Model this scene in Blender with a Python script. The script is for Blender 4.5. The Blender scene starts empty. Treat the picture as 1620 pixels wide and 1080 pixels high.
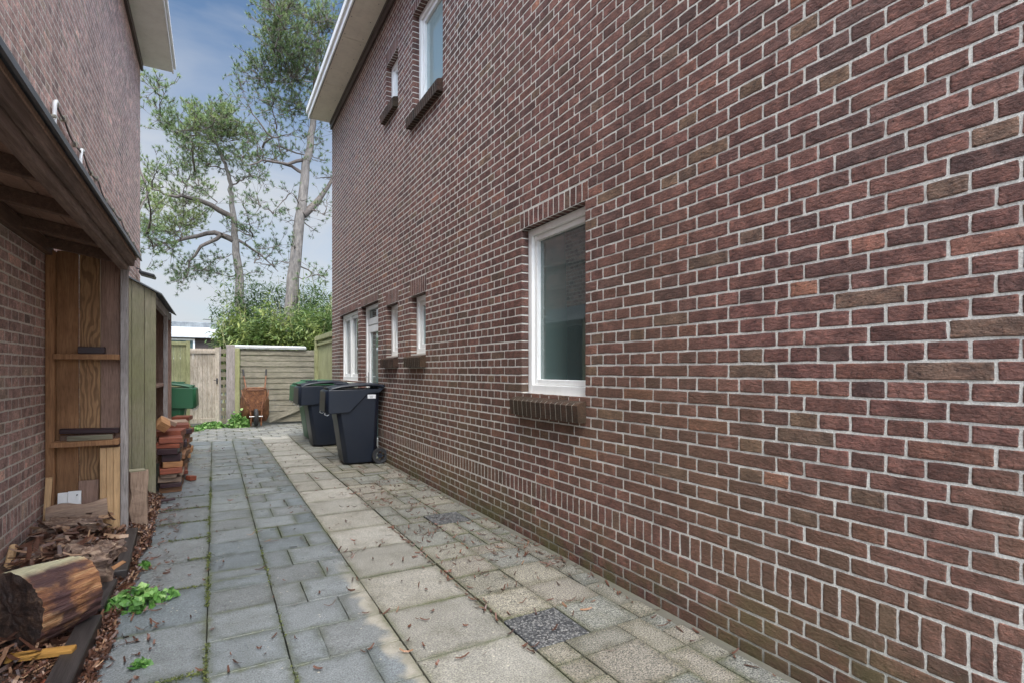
import bpy, bmesh, math, random
from mathutils import Vector, Matrix, noise as mnoise
random.seed(7)
R = math.radians
scene = bpy.context.scene
COL = scene.collection

# ------------------------------------------------------------------ camera
F = 839.0; H = 1.22; CX = 810.0; HY = 586.0
A = math.atan(472 / 839.0); SA, CA = math.sin(A), math.cos(A)
cd = bpy.data.cameras.new('camera'); cam = bpy.data.objects.new('camera', cd); COL.objects.link(cam)
cam.location = (0, 0, H); cam.rotation_euler = (R(90), 0, -A)
cd.sensor_width = 36; cd.lens = 36 * F / 1620; cd.shift_y = 46 / 1620.0
cd.clip_start = .02; cd.clip_end = 2000
scene.camera = cam

def at(px, py, Y):
    """point of the world on the vertical plane at distance Y"""
    u = (px - CX) / F; w = -(py - HY) / F
    rx, ry = u * CA + SA, CA - u * SA
    t = Y / ry
    return Vector((rx * t, Y, H + w * t))

def lin(c):
    c = c / 255.0
    return c / 12.92 if c <= .04045 else ((c + .055) / 1.055) ** 2.4
def rgb(r, g, b): return (lin(r), lin(g), lin(b), 1)

# ------------------------------------------------------------------ object helpers
def link(o): COL.objects.link(o); return o
def tag(o, label=None, cat=None, group=None, kind=None):
    if label: o['label'] = label
    if cat: o['category'] = cat
    if group: o['group'] = group
    if kind: o['kind'] = kind
    return o
def thing(name, label, cat, loc=(0, 0, 0), rz=0, group=None):
    o = bpy.data.objects.new(name, None); link(o); o.location = loc; o.rotation_euler = (0, 0, rz)
    o.empty_display_size = .1
    return tag(o, label, cat, group)
def copy_tree(o, parent=None):
    c = o.copy(); link(c)
    if parent: c.parent = parent
    for ch in list(o.children): copy_tree(ch, c)
    return c

class MB:
    def __init__(s):
        s.v = []; s.f = []; s.col = []; s.lc = []; s.hs = []; s.attrs = False; s.mi = []; s.cur = 0
    def add(s, vs, fs, col=None, lcs=None, hs=None):
        b = len(s.v); s.v += [tuple(v) for v in vs]
        s.f += [tuple(b + i for i in f) for f in fs]; s.mi += [s.cur] * len(fs)
        if col is not None or s.attrs:
            s.attrs = True
            n = len(vs)
            s.col += [col or (1, 1, 1, random.random())] * n
            s.lc += lcs if lcs else [(0, 0, 0)] * n
            s.hs += [hs or (1, 1, 0)] * n
        return b
    def box(s, c, d, rot=None, ch=0.0, col=None):
        """box centred at c with full size d, chamfered"""
        hx, hy, hz = d[0] / 2, d[1] / 2, d[2] / 2
        M = rot if rot is not None else Matrix.Identity(3)
        c = Vector(c)
        ch = min(ch, hx * .49, hy * .49, hz * .49)
        if ch <= 0:
            vs = [M @ Vector((x, y, z)) + c for x in (-hx, hx) for y in (-hy, hy) for z in (-hz, hz)]
            fs = [(0, 1, 3, 2), (4, 6, 7, 5), (0, 4, 5, 1), (2, 3, 7, 6), (0, 2, 6, 4), (1, 5, 7, 3)]
            s.add(vs, fs, col); return
        vs = []; idx = {}
        for sx in (-1, 1):
            for sy in (-1, 1):
                for sz in (-1, 1):
                    for ax in range(3):
                        p = [sx * (hx - ch), sy * (hy - ch), sz * (hz - ch)]
                        p[ax] = (sx * hx, sy * hy, sz * hz)[ax]
                        idx[(sx, sy, sz, ax)] = len(vs); vs.append(M @ Vector(p) + c)
        fs = []
        def face(l, outward):
            pts = [vs[i] for i in l]
            n = (pts[1] - pts[0]).cross(pts[2] - pts[0])
            if n.dot(M @ Vector(outward)) < 0: l = l[::-1]
            fs.append(tuple(l))
        for ax in range(3):
            o1, o2 = [a for a in range(3) if a != ax]
            for sg in (-1, 1):
                l = []
                for a, b in ((-1, -1), (1, -1), (1, 1), (-1, 1)):
                    k = [0, 0, 0]; k[ax] = sg; k[o1] = a; k[o2] = b
                    l.append(idx[(k[0], k[1], k[2], ax)])
                n = [0, 0, 0]; n[ax] = sg; face(l, n)
        for ax in range(3):        # edges running along ax
            o1, o2 = [a for a in range(3) if a != ax]
            for a in (-1, 1):
                for b in (-1, 1):
                    def K(e, w):
                        k = [0, 0, 0]; k[ax] = e; k[o1] = a; k[o2] = b
                        return idx[(k[0], k[1], k[2], w)]
                    n = [0, 0, 0]; n[o1] = a; n[o2] = b
                    face([K(-1, o1), K(1, o1), K(1, o2), K(-1, o2)], n)
        for sx in (-1, 1):
            for sy in (-1, 1):
                for sz in (-1, 1):
                    face([idx[(sx, sy, sz, 0)], idx[(sx, sy, sz, 1)], idx[(sx, sy, sz, 2)]], (sx, sy, sz))
        s.add(vs, fs, col)
    def quad(s, a, b, c, d, col=None): s.add([a, b, c, d], [(0, 1, 2, 3)], col)
    def prism(s, prof, y0, y1, axis='y', ch=0):
        """profile of 2d points (p,q) extruded along axis"""
        n = len(prof)
        def P(p, q, t): return {'y': (p, t, q), 'x': (t, p, q), 'z': (p, q, t)}[axis]
        ar = sum(prof[i][0] * prof[(i + 1) % n][1] - prof[(i + 1) % n][0] * prof[i][1] for i in range(n))
        vs = [P(p, q, y0) for p, q in prof] + [P(p, q, y1) for p, q in prof]
        fs = [tuple(range(n)), tuple(range(2 * n - 1, n - 1, -1))]
        for i in range(n):
            j = (i + 1) % n; fs.append((i, i + n, j + n, j))
        flip = (ar > 0) ^ (axis == 'y')
        if flip: fs = [f[::-1] for f in fs]
        s.add(vs, fs)
    def tube(s, pts, rad, n=8, cap=True):
        pts = [Vector(p) for p in pts]
        if not isinstance(rad, (list, tuple)): rad = [rad] * len(pts)
        vs = []; up = None
        for i, p in enumerate(pts):
            t = (pts[min(i + 1, len(pts) - 1)] - pts[max(i - 1, 0)]).normalized()
            if up is None:
                up = t.orthogonal().normalized()
            up = (up - t * up.dot(t)).normalized(); w = t.cross(up)
            for k in range(n):
                a = 2 * math.pi * k / n
                vs.append(p + (up * math.cos(a) + w * math.sin(a)) * rad[i])
        fs = []
        for i in range(len(pts) - 1):
            for k in range(n):
                k2 = (k + 1) % n
                fs.append((i * n + k, i * n + k2, (i + 1) * n + k2, (i + 1) * n + k))
        if cap:
            fs.append(tuple(range(n - 1, -1, -1))); fs.append(tuple((len(pts) - 1) * n + k for k in range(n)))
        s.add(vs, fs)
    def build(s, name, mat, parent=None, smooth=False, loc=None, bevel=0, seg=2):
        me = bpy.data.meshes.new(name)
        me.from_pydata(s.v, [], s.f)
        mats = mat if isinstance(mat, (list, tuple)) else [mat]
        for m in mats: me.materials.append(m)
        if len(mats) > 1: me.polygons.foreach_set('material_index', s.mi)
        if s.attrs:
            a = me.attributes.new('bc', 'FLOAT_COLOR', 'POINT'); a.data.foreach_set('color', [x for c in s.col for x in c])
            a = me.attributes.new('lc', 'FLOAT_VECTOR', 'POINT'); a.data.foreach_set('vector', [x for c in s.lc for x in c])
            a = me.attributes.new('hs', 'FLOAT_VECTOR', 'POINT'); a.data.foreach_set('vector', [x for c in s.hs for x in c])
        if smooth is True: me.polygons.foreach_set('use_smooth', [True] * len(me.polygons))
        me.update()
        o = bpy.data.objects.new(name, me); link(o)
        if parent is not None: o.parent = parent
        if loc is not None: o.location = loc
        if bevel:
            md = o.modifiers.new('b', 'BEVEL'); md.width = bevel; md.segments = seg; md.limit_method = 'ANGLE'; md.angle_limit = R(35)
        if smooth == 'auto':
            me.polygons.foreach_set('use_smooth', [True] * len(me.polygons))
            if hasattr(me, 'set_sharp_from_angle'): me.set_sharp_from_angle(angle=R(40))
        return o

def rotz(a): return Matrix.Rotation(a, 3, 'Z')
def euler(x, y, z):
    return Matrix.Rotation(z, 3, 'Z') @ Matrix.Rotation(y, 3, 'Y') @ Matrix.Rotation(x, 3, 'X')

# ------------------------------------------------------------------ node helpers
class NT:
    def __init__(s, name):
        s.m = bpy.data.materials.new(name); s.m.use_nodes = True
        s.t = s.m.node_tree; s.t.nodes.clear()
        s.out = s.n('ShaderNodeOutputMaterial'); s.b = s.n('ShaderNodeBsdfPrincipled')
        s.t.links.new(s.b.outputs[0], s.out.inputs[0])
        s.b.inputs['Roughness'].default_value = .8
    def n(s, ty, **k):
        x = s.t.nodes.new(ty)
        for a, b in k.items(): setattr(x, a, b)
        return x
    def L(s, a, b):
        if isinstance(a, bpy.types.NodeSocket): s.t.links.new(a, b)
        else:
            if b.type == 'RGBA' and isinstance(a, (int, float)): a = (a, a, a, 1)
            if b.type == 'RGBA' and len(a) == 3: a = (*a, 1)
            b.default_value = a
    def obj(s): return s.n('ShaderNodeTexCoord').outputs['Object']
    def pos(s): return s.n('ShaderNodeNewGeometry').outputs['Position']
    def map(s, vec, scale=(1, 1, 1), loc=(0, 0, 0), rot=(0, 0, 0)):
        x = s.n('ShaderNodeMapping'); s.L(vec, x.inputs['Vector'])
        x.inputs['Scale'].default_value = scale; x.inputs['Location'].default_value = loc; x.inputs['Rotation'].default_value = rot
        return x.outputs[0]
    def noise(s, vec, scale=5, detail=3, rough=.55, dist=0, color=False):
        x = s.n('ShaderNodeTexNoise'); s.L(vec, x.inputs['Vector'])
        x.inputs['Scale'].default_value = scale; x.inputs['Detail'].default_value = detail
        x.inputs['Roughness'].default_value = rough; x.inputs['Distortion'].default_value = dist
        return x.outputs[1 if color else 0]
    def voro(s, vec, scale=5, out='Distance', rnd=1):
        x = s.n('ShaderNodeTexVoronoi'); s.L(vec, x.inputs['Vector']); x.inputs['Scale'].default_value = scale
        x.inputs['Randomness'].default_value = rnd
        return x.outputs[out]
    def ramp(s, fac, stops, interp='LINEAR'):
        x = s.n('ShaderNodeValToRGB'); s.L(fac, x.inputs[0]); cr = x.color_ramp; cr.interpolation = interp
        while len(cr.elements) < len(stops): cr.elements.new(.5)
        for e, (p, c) in zip(cr.elements, stops):
            e.position = p; e.color = (c, c, c, 1) if isinstance(c, (int, float)) else (*c[:3], 1)
        return x.outputs[0]
    def mr(s, v, a, b, c=0, d=1, clamp=True):
        x = s.n('ShaderNodeMapRange'); x.clamp = clamp
        for i, k in enumerate((v, a, b, c, d)): s.L(k, x.inputs[i])
        return x.outputs[0]
    def mix(s, fac, a, b, mode='MIX'):
        x = s.n('ShaderNodeMix', data_type='RGBA', blend_type=mode)
        s.L(fac, x.inputs[0]); s.L(a, x.inputs[6]); s.L(b, x.inputs[7]); return x.outputs[2]
    def math(s, op, a, b=0, c=0):
        x = s.n('ShaderNodeMath', operation=op); s.L(a, x.inputs[0]); s.L(b, x.inputs[1]); s.L(c, x.inputs[2]); return x.outputs[0]
    def vmath(s, op, a, b):
        x = s.n('ShaderNodeVectorMath', operation=op); s.L(a, x.inputs[0]); s.L(b, x.inputs[1]); return x.outputs[0]
    def sep(s, v):
        x = s.n('ShaderNodeSeparateXYZ'); s.L(v, x.inputs[0]); return x.outputs
    def comb(s, a, b, c):
        x = s.n('ShaderNodeCombineXYZ'); s.L(a, x.inputs[0]); s.L(b, x.inputs[1]); s.L(c, x.inputs[2]); return x.outputs[0]
    def attr(s, name, out='Color'):
        x = s.n('ShaderNodeAttribute', attribute_name=name); return x.outputs[out]
    def rnd(s): return s.n('ShaderNodeObjectInfo').outputs['Random']
    def bump(s, h, strength=.5, dist=.01, nrm=None):
        x = s.n('ShaderNodeBump'); s.L(h, x.inputs['Height']); x.inputs['Strength'].default_value = strength
        x.inputs['Distance'].default_value = dist
        if nrm is not None: s.L(nrm, x.inputs['Normal'])
        return x.outputs[0]
    def fin(s, color=None, rough=None, normal=None, spec=None, metal=None):
        if color is not None: s.L(color, s.b.inputs['Base Color'])
        if rough is not None: s.L(rough, s.b.inputs['Roughness'])
        if normal is not None: s.L(normal, s.b.inputs['Normal'])
        if spec is not None: s.L(spec, s.b.inputs['Specular IOR Level'])
        if metal is not None: s.L(metal, s.b.inputs['Metallic'])
        return s.m

# ------------------------------------------------------------------ materials
def brick_mat(name, tint=(1, 1, 1), moss=1.0, olive=1.0, grey=.0, bst=.95):
    n = NT(name); col = n.attr('bc'); al = n.attr('bc', 'Alpha'); P = n.pos()
    off = n.comb(n.math('MULTIPLY', al, 37.0), n.math('MULTIPLY', al, 91.0), n.math('MULTIPLY', al, 53.0))
    V = n.vmath('ADD', P, off)
    n1 = n.noise(V, 14, 5, .6); n2 = n.noise(V, 90, 4, .7); n3 = n.noise(n.map(V, (1, 1, 2.4)), 38, 4, .65)
    c = n.mix(n.ramp(n1, [(.38, 0), (.62, .8)]), col, n.mix(1, col, (.40, .38, .42, 1), 'MULTIPLY'))
    c = n.mix(n.ramp(n3, [(.48, 0), (.66, .65)]), c, n.mix(1, c, (1.65, 1.4, 1.25, 1), 'MULTIPLY'))
    c = n.mix(n.ramp(n2, [(.32, .75), (.46, 0)]), c, (.02, .014, .014, 1))
    c = n.mix(n.ramp(n.noise(V, 330, 2, .5), [(.66, 0), (.76, .5)]), c, (.34, .28, .25, 1))
    # large weathering zones: olive / tan algae bloom and dark damp
    big = n.noise(P, .55, 3, .55); z = n.sep(P)[2]
    zone = n.math('MULTIPLY', n.ramp(big, [(.40, 0), (.62, .62)]), n.mr(z, 2.4, .5, .12, 1))
    c = n.mix(n.math('MULTIPLY', zone, olive), c, (.125, .088, .047, 1))
    mossf = n.math('MULTIPLY', n.mr(z, .34, .02, 0, 1), n.ramp(n.noise(P, 3.2, 4, .65), [(.40, 0), (.62, 1)]))
    mossf = n.math('MULTIPLY', mossf, .75 * moss)
    c = n.mix(mossf, c, n.mix(n2, (.055, .07, .018, 1), (.14, .15, .05, 1)))
    # darker tone along the edges of a brick
    lc = n.sep(n.attr('lc', 'Vector')); hs = n.sep(n.attr('hs', 'Vector'))
    ex = n.math('SUBTRACT', hs[0], n.math('ABSOLUTE', lc[0])); ez = n.math('SUBTRACT', hs[1], n.math('ABSOLUTE', lc[1]))
    ed = n.math('ADD', n.math('MINIMUM', ex, ez), n.math('MULTIPLY', n.math('SUBTRACT', n3, .5), .014))
    c = n.mix(n.mr(ed, .004, 0, 0, .35), c, (.06, .045, .042, 1))
    c = n.mix(n.math('MULTIPLY', n.ramp(n.noise(P, 1.4, 5, .7), [(.52, 0), (.72, .5)]), 1.0), c, n.mix(1, c, (1.6, 1.5, 1.45, 1), 'MULTIPLY'))
    dk = n.noise(n.map(P, (1, 1.2, .35)), 1.1, 5, .65)
    c = n.mix(n.ramp(dk, [(.52, 0), (.70, .55)]), c, n.mix(1, c, (.5, .46, .46, 1), 'MULTIPLY'))
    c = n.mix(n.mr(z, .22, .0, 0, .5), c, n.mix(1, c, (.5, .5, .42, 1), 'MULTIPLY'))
    hsv = n.n('ShaderNodeHueSaturation'); hsv.inputs['Saturation'].default_value = 1 - grey; n.L(c, hsv.inputs['Color']); c = hsv.outputs[0]
    c = n.mix(1, c, (*tint, 1), 'MULTIPLY')
    h = n.math('ADD', n.math('MULTIPLY', n3, 1.0), n.math('MULTIPLY', n2, .6))
    h = n.math('ADD', h, n.math('MULTIPLY', n.mr(ed, .006, 0, 0, 1), -.35))
    return n.fin(c, .78, n.bump(h, bst, .006), .35)

def mortar_mat(name, base=(.42, .40, .37)):
    n = NT(name); P = n.pos(); a = n.noise(P, 120, 4, .7); b = n.noise(P, 9, 4, .6); z = n.sep(P)[2]
    c = n.mix(n.ramp(a, [(.3, 0), (.7, 1)]), tuple(x * .62 for x in base), tuple(x * 1.12 for x in base))
    c = n.mix(n.ramp(b, [(.45, 0), (.75, .55)]), c, tuple(x * .5 for x in base))
    mf = n.math('MULTIPLY', n.mr(z, .32, .0, 0, .75), n.ramp(n.noise(P, 3.2, 4, .65), [(.36, 0), (.62, 1)]))
    c = n.mix(mf, c, (.11, .12, .05, 1))
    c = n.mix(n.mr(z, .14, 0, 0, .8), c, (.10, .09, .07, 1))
    return n.fin(c, .95, n.bump(a, .8, .004))

def slab_mat(name, edge=(.05, .055, .035), speck=.4, rough=(.38, .75), moss=.6, wet=.5, tan=False):
    n = NT(name); col = n.attr('bc'); al = n.attr('bc', 'Alpha'); P = n.pos()
    off = n.comb(n.math('MULTIPLY', al, 37.0), n.math('MULTIPLY', al, 91.0), 0.0); V = n.vmath('ADD', P, off)
    n1 = n.noise(V, 6, 5, .6); n2 = n.noise(V, 150, 3, .7); n3 = n.noise(P, 1.3, 4, .6); n4 = n.noise(P, 26, 4, .6)
    lc = n.sep(n.attr('lc', 'Vector')); hs = n.sep(n.attr('hs', 'Vector'))
    ex = n.math('SUBTRACT', hs[0], n.math('ABSOLUTE', lc[0])); ez = n.math('SUBTRACT', hs[1], n.math('ABSOLUTE', lc[1]))
    edg = n.math('MINIMUM', ex, ez)
    edn = n.math('ADD', edg, n.math('MULTIPLY', n.math('SUBTRACT', n.noise(P, 9, 5, .65), .5), .16))
    st = n.noise(P, 2.7, 6, .7)
    c = n.mix(n.ramp(n1, [(.3, .0), (.7, .5)]), col, n.mix(1, col, (.62, .62, .6, 1), 'MULTIPLY'))
    sp = n.voro(P, 105, 'Color'); spf = n.sep(sp)[0]
    c = n.mix(n.math('MULTIPLY', n.ramp(n2, [(.42, 1), (.5, 0)]), speck), c, (.035, .035, .03, 1))
    c = n.mix(n.math('MULTIPLY', n.ramp(n2, [(.56, 0), (.66, 1)]), speck), c, n.mix(1, c, (2.0, 1.9, 1.7, 1), 'MULTIPLY'))
    big = n.voro(V, 44, 'Color'); dd = n.voro(V, 44)
    fl = n.math('MULTIPLY', n.ramp(n.sep(big)[1], [(.955, 0), (.965, 1)]), n.ramp(dd, [(.12, 1), (.3, 0)]))
    c = n.mix(n.math('MULTIPLY', fl, .8), c, (.5, .46, .36, 1))
    c = n.mix(n.ramp(st, [(.5, 0), (.68, .55)]), c, n.mix(1, c, (.55, .54, .47, 1), 'MULTIPLY'))
    if tan:
        pp = n.sep(P); tf = n.math('MULTIPLY', n.mr(n.math('ADD', pp[0], n.math('MULTIPLY', n1, .22)), .76, .80), n.mr(pp[1], 3.6, 3.0))
        c = n.mix(n.math('MULTIPLY', tf, .9), c, n.mix(n2, (.26, .235, .19, 1), (.40, .37, .31, 1)))
    c = n.mix(n.mr(edn, .05, 0, 0, wet), c, n.mix(1, c, (*edge, 1), 'MULTIPLY'))
    mf = n.math('MULTIPLY', n.mr(n.math('ADD', edg, n.math('MULTIPLY', n.math('SUBTRACT', n4, .5), .07)), .022, 0, 0, 1), n.ramp(n3, [(.42, 0), (.6, 1)]))
    c = n.mix(n.math('MULTIPLY', mf, moss), c, n.mix(n2, (.05, .06, .02, 1), (.11, .12, .045, 1)))
    r = n.mr(n.noise(P, 2.1, 3, .5), .35, .65, rough[0], rough[1])
    h = n.math('ADD', n.math('MULTIPLY', n2, .7), n.math('MULTIPLY', n4, .5))
    return n.fin(c, r, n.bump(h, .8, .004), .45)

def wood_mat(name, c1, c2, axis=2, scale=1.0, moss=0, mosscol=(.10, .12, .03), rough=.75, streak=.5, rings=False):
    n = NT(name); O = n.obj(); r = n.rnd(); P = n.pos()
    sc = [14, 14, 14]; sc[axis] = .9
    V = n.vmath('ADD', O, n.comb(n.math('MULTIPLY', r, 13.0), n.math('MULTIPLY', r, 29.0), n.math('MULTIPLY', r, 7.0)))
    VM = n.map(V, [x * scale for x in sc])
    g = n.noise(VM, 3.2, 6, .65, .6); g2 = n.noise(n.map(V, [x * 3.4 * scale for x in sc]), 4, 3, .6)
    b = n.noise(V, 2.6, 4, .6)
    c = n.mix(n.ramp(g, [(.3, 0), (.68, 1)]), c1, c2)
    if rings:
        x = n.n('ShaderNodeTexWave', wave_type='BANDS', bands_direction='X')
        s2 = [1, 1, 1]; s2[axis] = .30
        n.L(n.map(V, s2), x.inputs[0]); x.inputs['Scale'].default_value = 10; x.inputs['Distortion'].default_value = 17
        x.inputs['Detail'].default_value = 2; x.inputs['Detail Scale'].default_value = 1.1
        c = n.mix(n.ramp(x.outputs[1], [(.2, .6), (.62, 0)]), c, tuple(k * .38 for k in c1))
    c = n.mix(n.ramp(g2, [(.3, streak), (.52, 0)]), c, tuple(k * .28 for k in c1))
    c = n.mix(n.ramp(b, [(.45, 0), (.75, .6)]), c, tuple(k * .5 for k in c1))
    if moss:
        mf = n.math('MULTIPLY', n.ramp(n.noise(P, 1.9, 5, .65), [(.3, 0), (.62, 1)]), moss)
        c = n.mix(mf, c, n.mix(g2, tuple(k * .6 for k in mosscol), tuple(k * 1.35 for k in mosscol)))
    return n.fin(c, rough, n.bump(n.math('ADD', g2, n.math('MULTIPLY', g, .6)), .5, .003), .35)

def paint_mat(name, col, rough=.45, dirt=.25, dcol=(.12, .12, .09)):
    n = NT(name); P = n.pos(); a = n.noise(P, 3, 5, .65); b = n.noise(n.map(P, (9, 9, 1.5)), 2, 4, .6)
    c = n.mix(n.math('MULTIPLY', n.ramp(a, [(.42, 0), (.75, 1)]), dirt), col, dcol)
    c = n.mix(n.math('MULTIPLY', n.ramp(b, [(.5, 0), (.8, 1)]), dirt * .8), c, dcol)
    return n.fin(c, rough, n.bump(n.noise(P, 60, 2), .08, .002))

M = {}
M['brick'] = brick_mat('house_brick', (1.20, 1.06, .95), grey=.12)
M['brick_left'] = brick_mat('neighbour_brick', (2.7, 2.42, 2.2), moss=.3, olive=.25, grey=.48, bst=.4)
M['brick_sill'] = brick_mat('sill_brick', (.34, .36, .27), moss=.4)
M['mortar'] = mortar_mat('mortar', (.74, .71, .64)); M['mortar_left'] = mortar_mat('mortar_aged', (.80, .74, .66)); M['mortar_dark'] = mortar_mat('mortar_dark', (.20, .19, .16))
M['mortar_sill'] = mortar_mat('mortar_sill', (.36, .34, .28))
M['slab_grey'] = slab_mat('grey_slab', (.5, .51, .44), .5, (.24, .55), .7, .7, tan=True)
M['slab_cream'] = slab_mat('cream_slab', (.55, .54, .46), .5, (.6, .9), .6, .6)
M['slab_old'] = slab_mat('old_paver', (.46, .44, .36), .85, (.7, .95), .5, .6)
M['wood_brown'] = wood_mat('warm_wood', (.26, .125, .055), (.44, .23, .11), 2)
M['wood_ring'] = wood_mat('figured_wood', (.32, .17, .082), (.46, .27, .13), 2, rings=True)
M['wood_pale'] = wood_mat('pale_wood', (.50, .30, .15), (.74, .48, .25), 2, streak=.25)
M['wood_dark'] = wood_mat('dark_wood', (.10, .06, .045), (.20, .12, .08), 1)
M['wood_redbrown'] = wood_mat('red_brown_wood', (.23, .135, .095), (.38, .24, .18), 2)
M['wood_beam'] = wood_mat('beam_wood', (.12, .075, .06), (.28, .20, .16), 1)
M['wood_greyz'] = wood_mat('weathered_post', (.28, .24, .22), (.46, .41, .38), 2, streak=.6)
M['wood_greyx'] = wood_mat('weathered_board', (.20, .17, .13), (.34, .29, .22), 0, moss=.25)
M['wood_mossz'] = wood_mat('mossy_board', (.22, .19, .13), (.34, .30, .22), 2, moss=.6, mosscol=(.20, .21, .09))
M['wood_mossx'] = wood_mat('mossy_plank', (.18, .16, .125), (.37, .335, .27), 0, moss=.3, mosscol=(.15, .15, .085), streak=.8)
M['wood_gate'] = wood_mat('bleached_gate', (.48, .38, .29), (.76, .68, .58), 2, moss=.12, streak=.8)
M['fence_green'] = wood_mat('green_fence', (.30, .29, .15), (.50, .48, .27), 2, moss=.35, mosscol=(.2, .22, .07))
M['plank_orange'] = wood_mat('orange_plank', (.36, .17, .03), (.55, .29, .07), 0, streak=.3)
M['black_board'] = wood_mat('black_edging', (.022, .018, .017), (.06, .05, .047), 0, rough=.4, streak=.3)
M['pile_red'] = wood_mat('red_timber', (.15, .040, .022), (.30, .085, .045), 0, rough=.5)
M['pile_brown'] = wood_mat('brown_timber', (.17, .075, .032), (.28, .14, .07), 0, rough=.6)
M['pile_dark'] = wood_mat('plum_timber', (.028, .012, .014), (.05, .022, .026), 0, rough=.35)
M['pile_pale'] = wood_mat('sawn_timber', (.26, .17, .12), (.40, .28, .2), 0)
M['pile_orange'] = wood_mat('orange_timber', (.30, .14, .06), (.46, .24, .11), 0)
M['white'] = paint_mat('white_paint', (.86, .85, .82, 1), .4, .15, (.35, .34, .28))
M['white_dirty'] = paint_mat('dirty_white', (.5, .51, .52, 1), .5, .6, (.3, .29, .24))
M['cream'] = paint_mat('cream_soffit', (.86, .78, .66, 1), .6, .25, (.3, .25, .19))
M['cream_left'] = paint_mat('pale_soffit', (.88, .86, .80, 1), .6, .2, (.35, .32, .27))
M['brown_paint'] = paint_mat('brown_moulding', (.05, .03, .027, 1), .5, .4, (.12, .09, .08))
M['zinc'] = paint_mat('zinc', (.10, .105, .115, 1), .42, .7, (.03, .03, .03))
M['lead'] = paint_mat('roof_felt', (.10, .11, .12, 1), .6, .6, (.25, .27, .27))
M['concrete'] = paint_mat('concrete_sill', (.42, .43, .36, 1), .8, .6, (.15, .18, .08))
M['rooftile'] = paint_mat('roof_tile', (.12, .06, .045, 1), .7, .5, (.05, .03, .03))
M['black_plastic'] = paint_mat('black_bin', (.005, .009, .019, 1), .42, .3, (.02, .022, .026))
M['green_plastic'] = paint_mat('green_bin', (.02, .11, .045, 1), .42, .35, (.03, .07, .04))
M['rubber'] = paint_mat('rubber', (.015, .015, .017, 1), .7, .4, (.05, .045, .04))
M['label'] = paint_mat('sticker', (.7, .7, .7, 1), .5, .1)
M['ink'] = paint_mat('ink', (.15, .15, .17, 1), .6, 0)
M['metal'] = paint_mat('grey_metal', (.5, .5, .5, 1), .35, .3); M['metal'].node_tree.nodes['Principled BSDF'].inputs['Metallic'].default_value = .8
M['cable'] = paint_mat('cable', (.09, .07, .06, 1), .6, .3)
M['lamp_black'] = paint_mat('lamp_black', (.02, .02, .022, 1), .4, .1)
M['clip'] = paint_mat('clip', (.35, .32, .24, 1), .6, .4)
M['darkroom'] = paint_mat('dark_interior', (.012, .02, .02, 1), .9, 0)

def rust_mat():
    n = NT('rust'); O = n.obj(); a = n.noise(O, 9, 6, .7); b = n.noise(O, 55, 3, .6)
    c = n.ramp(a, [(.25, (.05, .018, .012)), (.45, (.14, .055, .026)), (.6, (.26, .11, .045)), (.78, (.40, .25, .15))])
    c = n.mix(n.ramp(b, [(.4, .5), (.55, 0)]), c, (.06, .02, .012, 1))
    return n.fin(c, .6, n.bump(b, .5, .003), .4)
M['rust'] = rust_mat()

def glass_mat(name, base, spec=1.0, ior=1.9):
    n = NT(name); P = n.pos()
    n.b.inputs['IOR'].default_value = ior
    return n.fin(base, n.mr(n.noise(P, 25, 4, .6), .3, .8, .01, .05), n.bump(n.noise(P, 1.6, 2), .03, .01))
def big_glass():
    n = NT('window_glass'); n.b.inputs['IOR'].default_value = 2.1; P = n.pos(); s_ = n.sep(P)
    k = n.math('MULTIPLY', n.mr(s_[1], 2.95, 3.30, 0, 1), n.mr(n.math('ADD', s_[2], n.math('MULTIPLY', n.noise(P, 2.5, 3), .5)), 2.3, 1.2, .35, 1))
    c = n.mix(k, (.045, .065, .062, 1), (.17, .25, .23, 1))  # pale teal reflections painted into the pane colour, towards far side and bottom
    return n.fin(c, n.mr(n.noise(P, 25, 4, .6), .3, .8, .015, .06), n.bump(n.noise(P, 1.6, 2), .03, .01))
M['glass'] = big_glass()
M['glass_pale'] = glass_mat('frosted_blind_glass', (.30, .40, .40, 1))
M['glass_far'] = glass_mat('curtained_glass', (.16, .18, .17, 1))

def soil_mat():
    n = NT('soil'); P = n.pos(); a = n.noise(P, 35, 6, .7); b = n.noise(P, 5, 4, .6)
    c = n.ramp(a, [(.3, (.012, .008, .006)), (.5, (.05, .028, .018)), (.7, (.13, .075, .045))])
    return n.fin(c, .85, n.bump(a, .9, .015))
M['soil'] = soil_mat()
def ground_mat():
    n = NT('ground'); P = n.pos(); a = n.noise(P, 30, 6, .7); b = n.noise(P, .6, 4, .6)
    c = n.mix(b, (.05, .048, .035, 1), (.075, .07, .055, 1)); c = n.mix(n.ramp(a, [(.4, 0), (.6, .5)]), c, (.025, .03, .015, 1))
    return n.fin(c, .95, n.bump(a, .6, .01))
M['ground'] = ground_mat()
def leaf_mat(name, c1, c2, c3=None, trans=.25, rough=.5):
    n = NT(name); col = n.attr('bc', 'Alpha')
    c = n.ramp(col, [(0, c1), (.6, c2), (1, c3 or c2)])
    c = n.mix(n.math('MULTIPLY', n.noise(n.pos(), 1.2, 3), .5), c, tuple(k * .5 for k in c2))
    n.fin(c, rough)
    tr = n.n('ShaderNodeBsdfTranslucent'); n.L(c, tr.inputs[0])
    mx = n.n('ShaderNodeMixShader'); mx.inputs[0].default_value = trans
    n.t.links.new(n.b.outputs[0], mx.inputs[1]); n.t.links.new(tr.outputs[0], mx.inputs[2]); n.t.links.new(mx.outputs[0], n.out.inputs[0])
    return n.m
M['needles'] = leaf_mat('pine_needles', (.06, .105, .045), (.165, .25, .085), (.36, .41, .13), .35)
M['needles_dark'] = leaf_mat('pine_needles_inner', (.06, .10, .06), (.11, .16, .08), (.20, .19, .11), .35)
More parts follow.
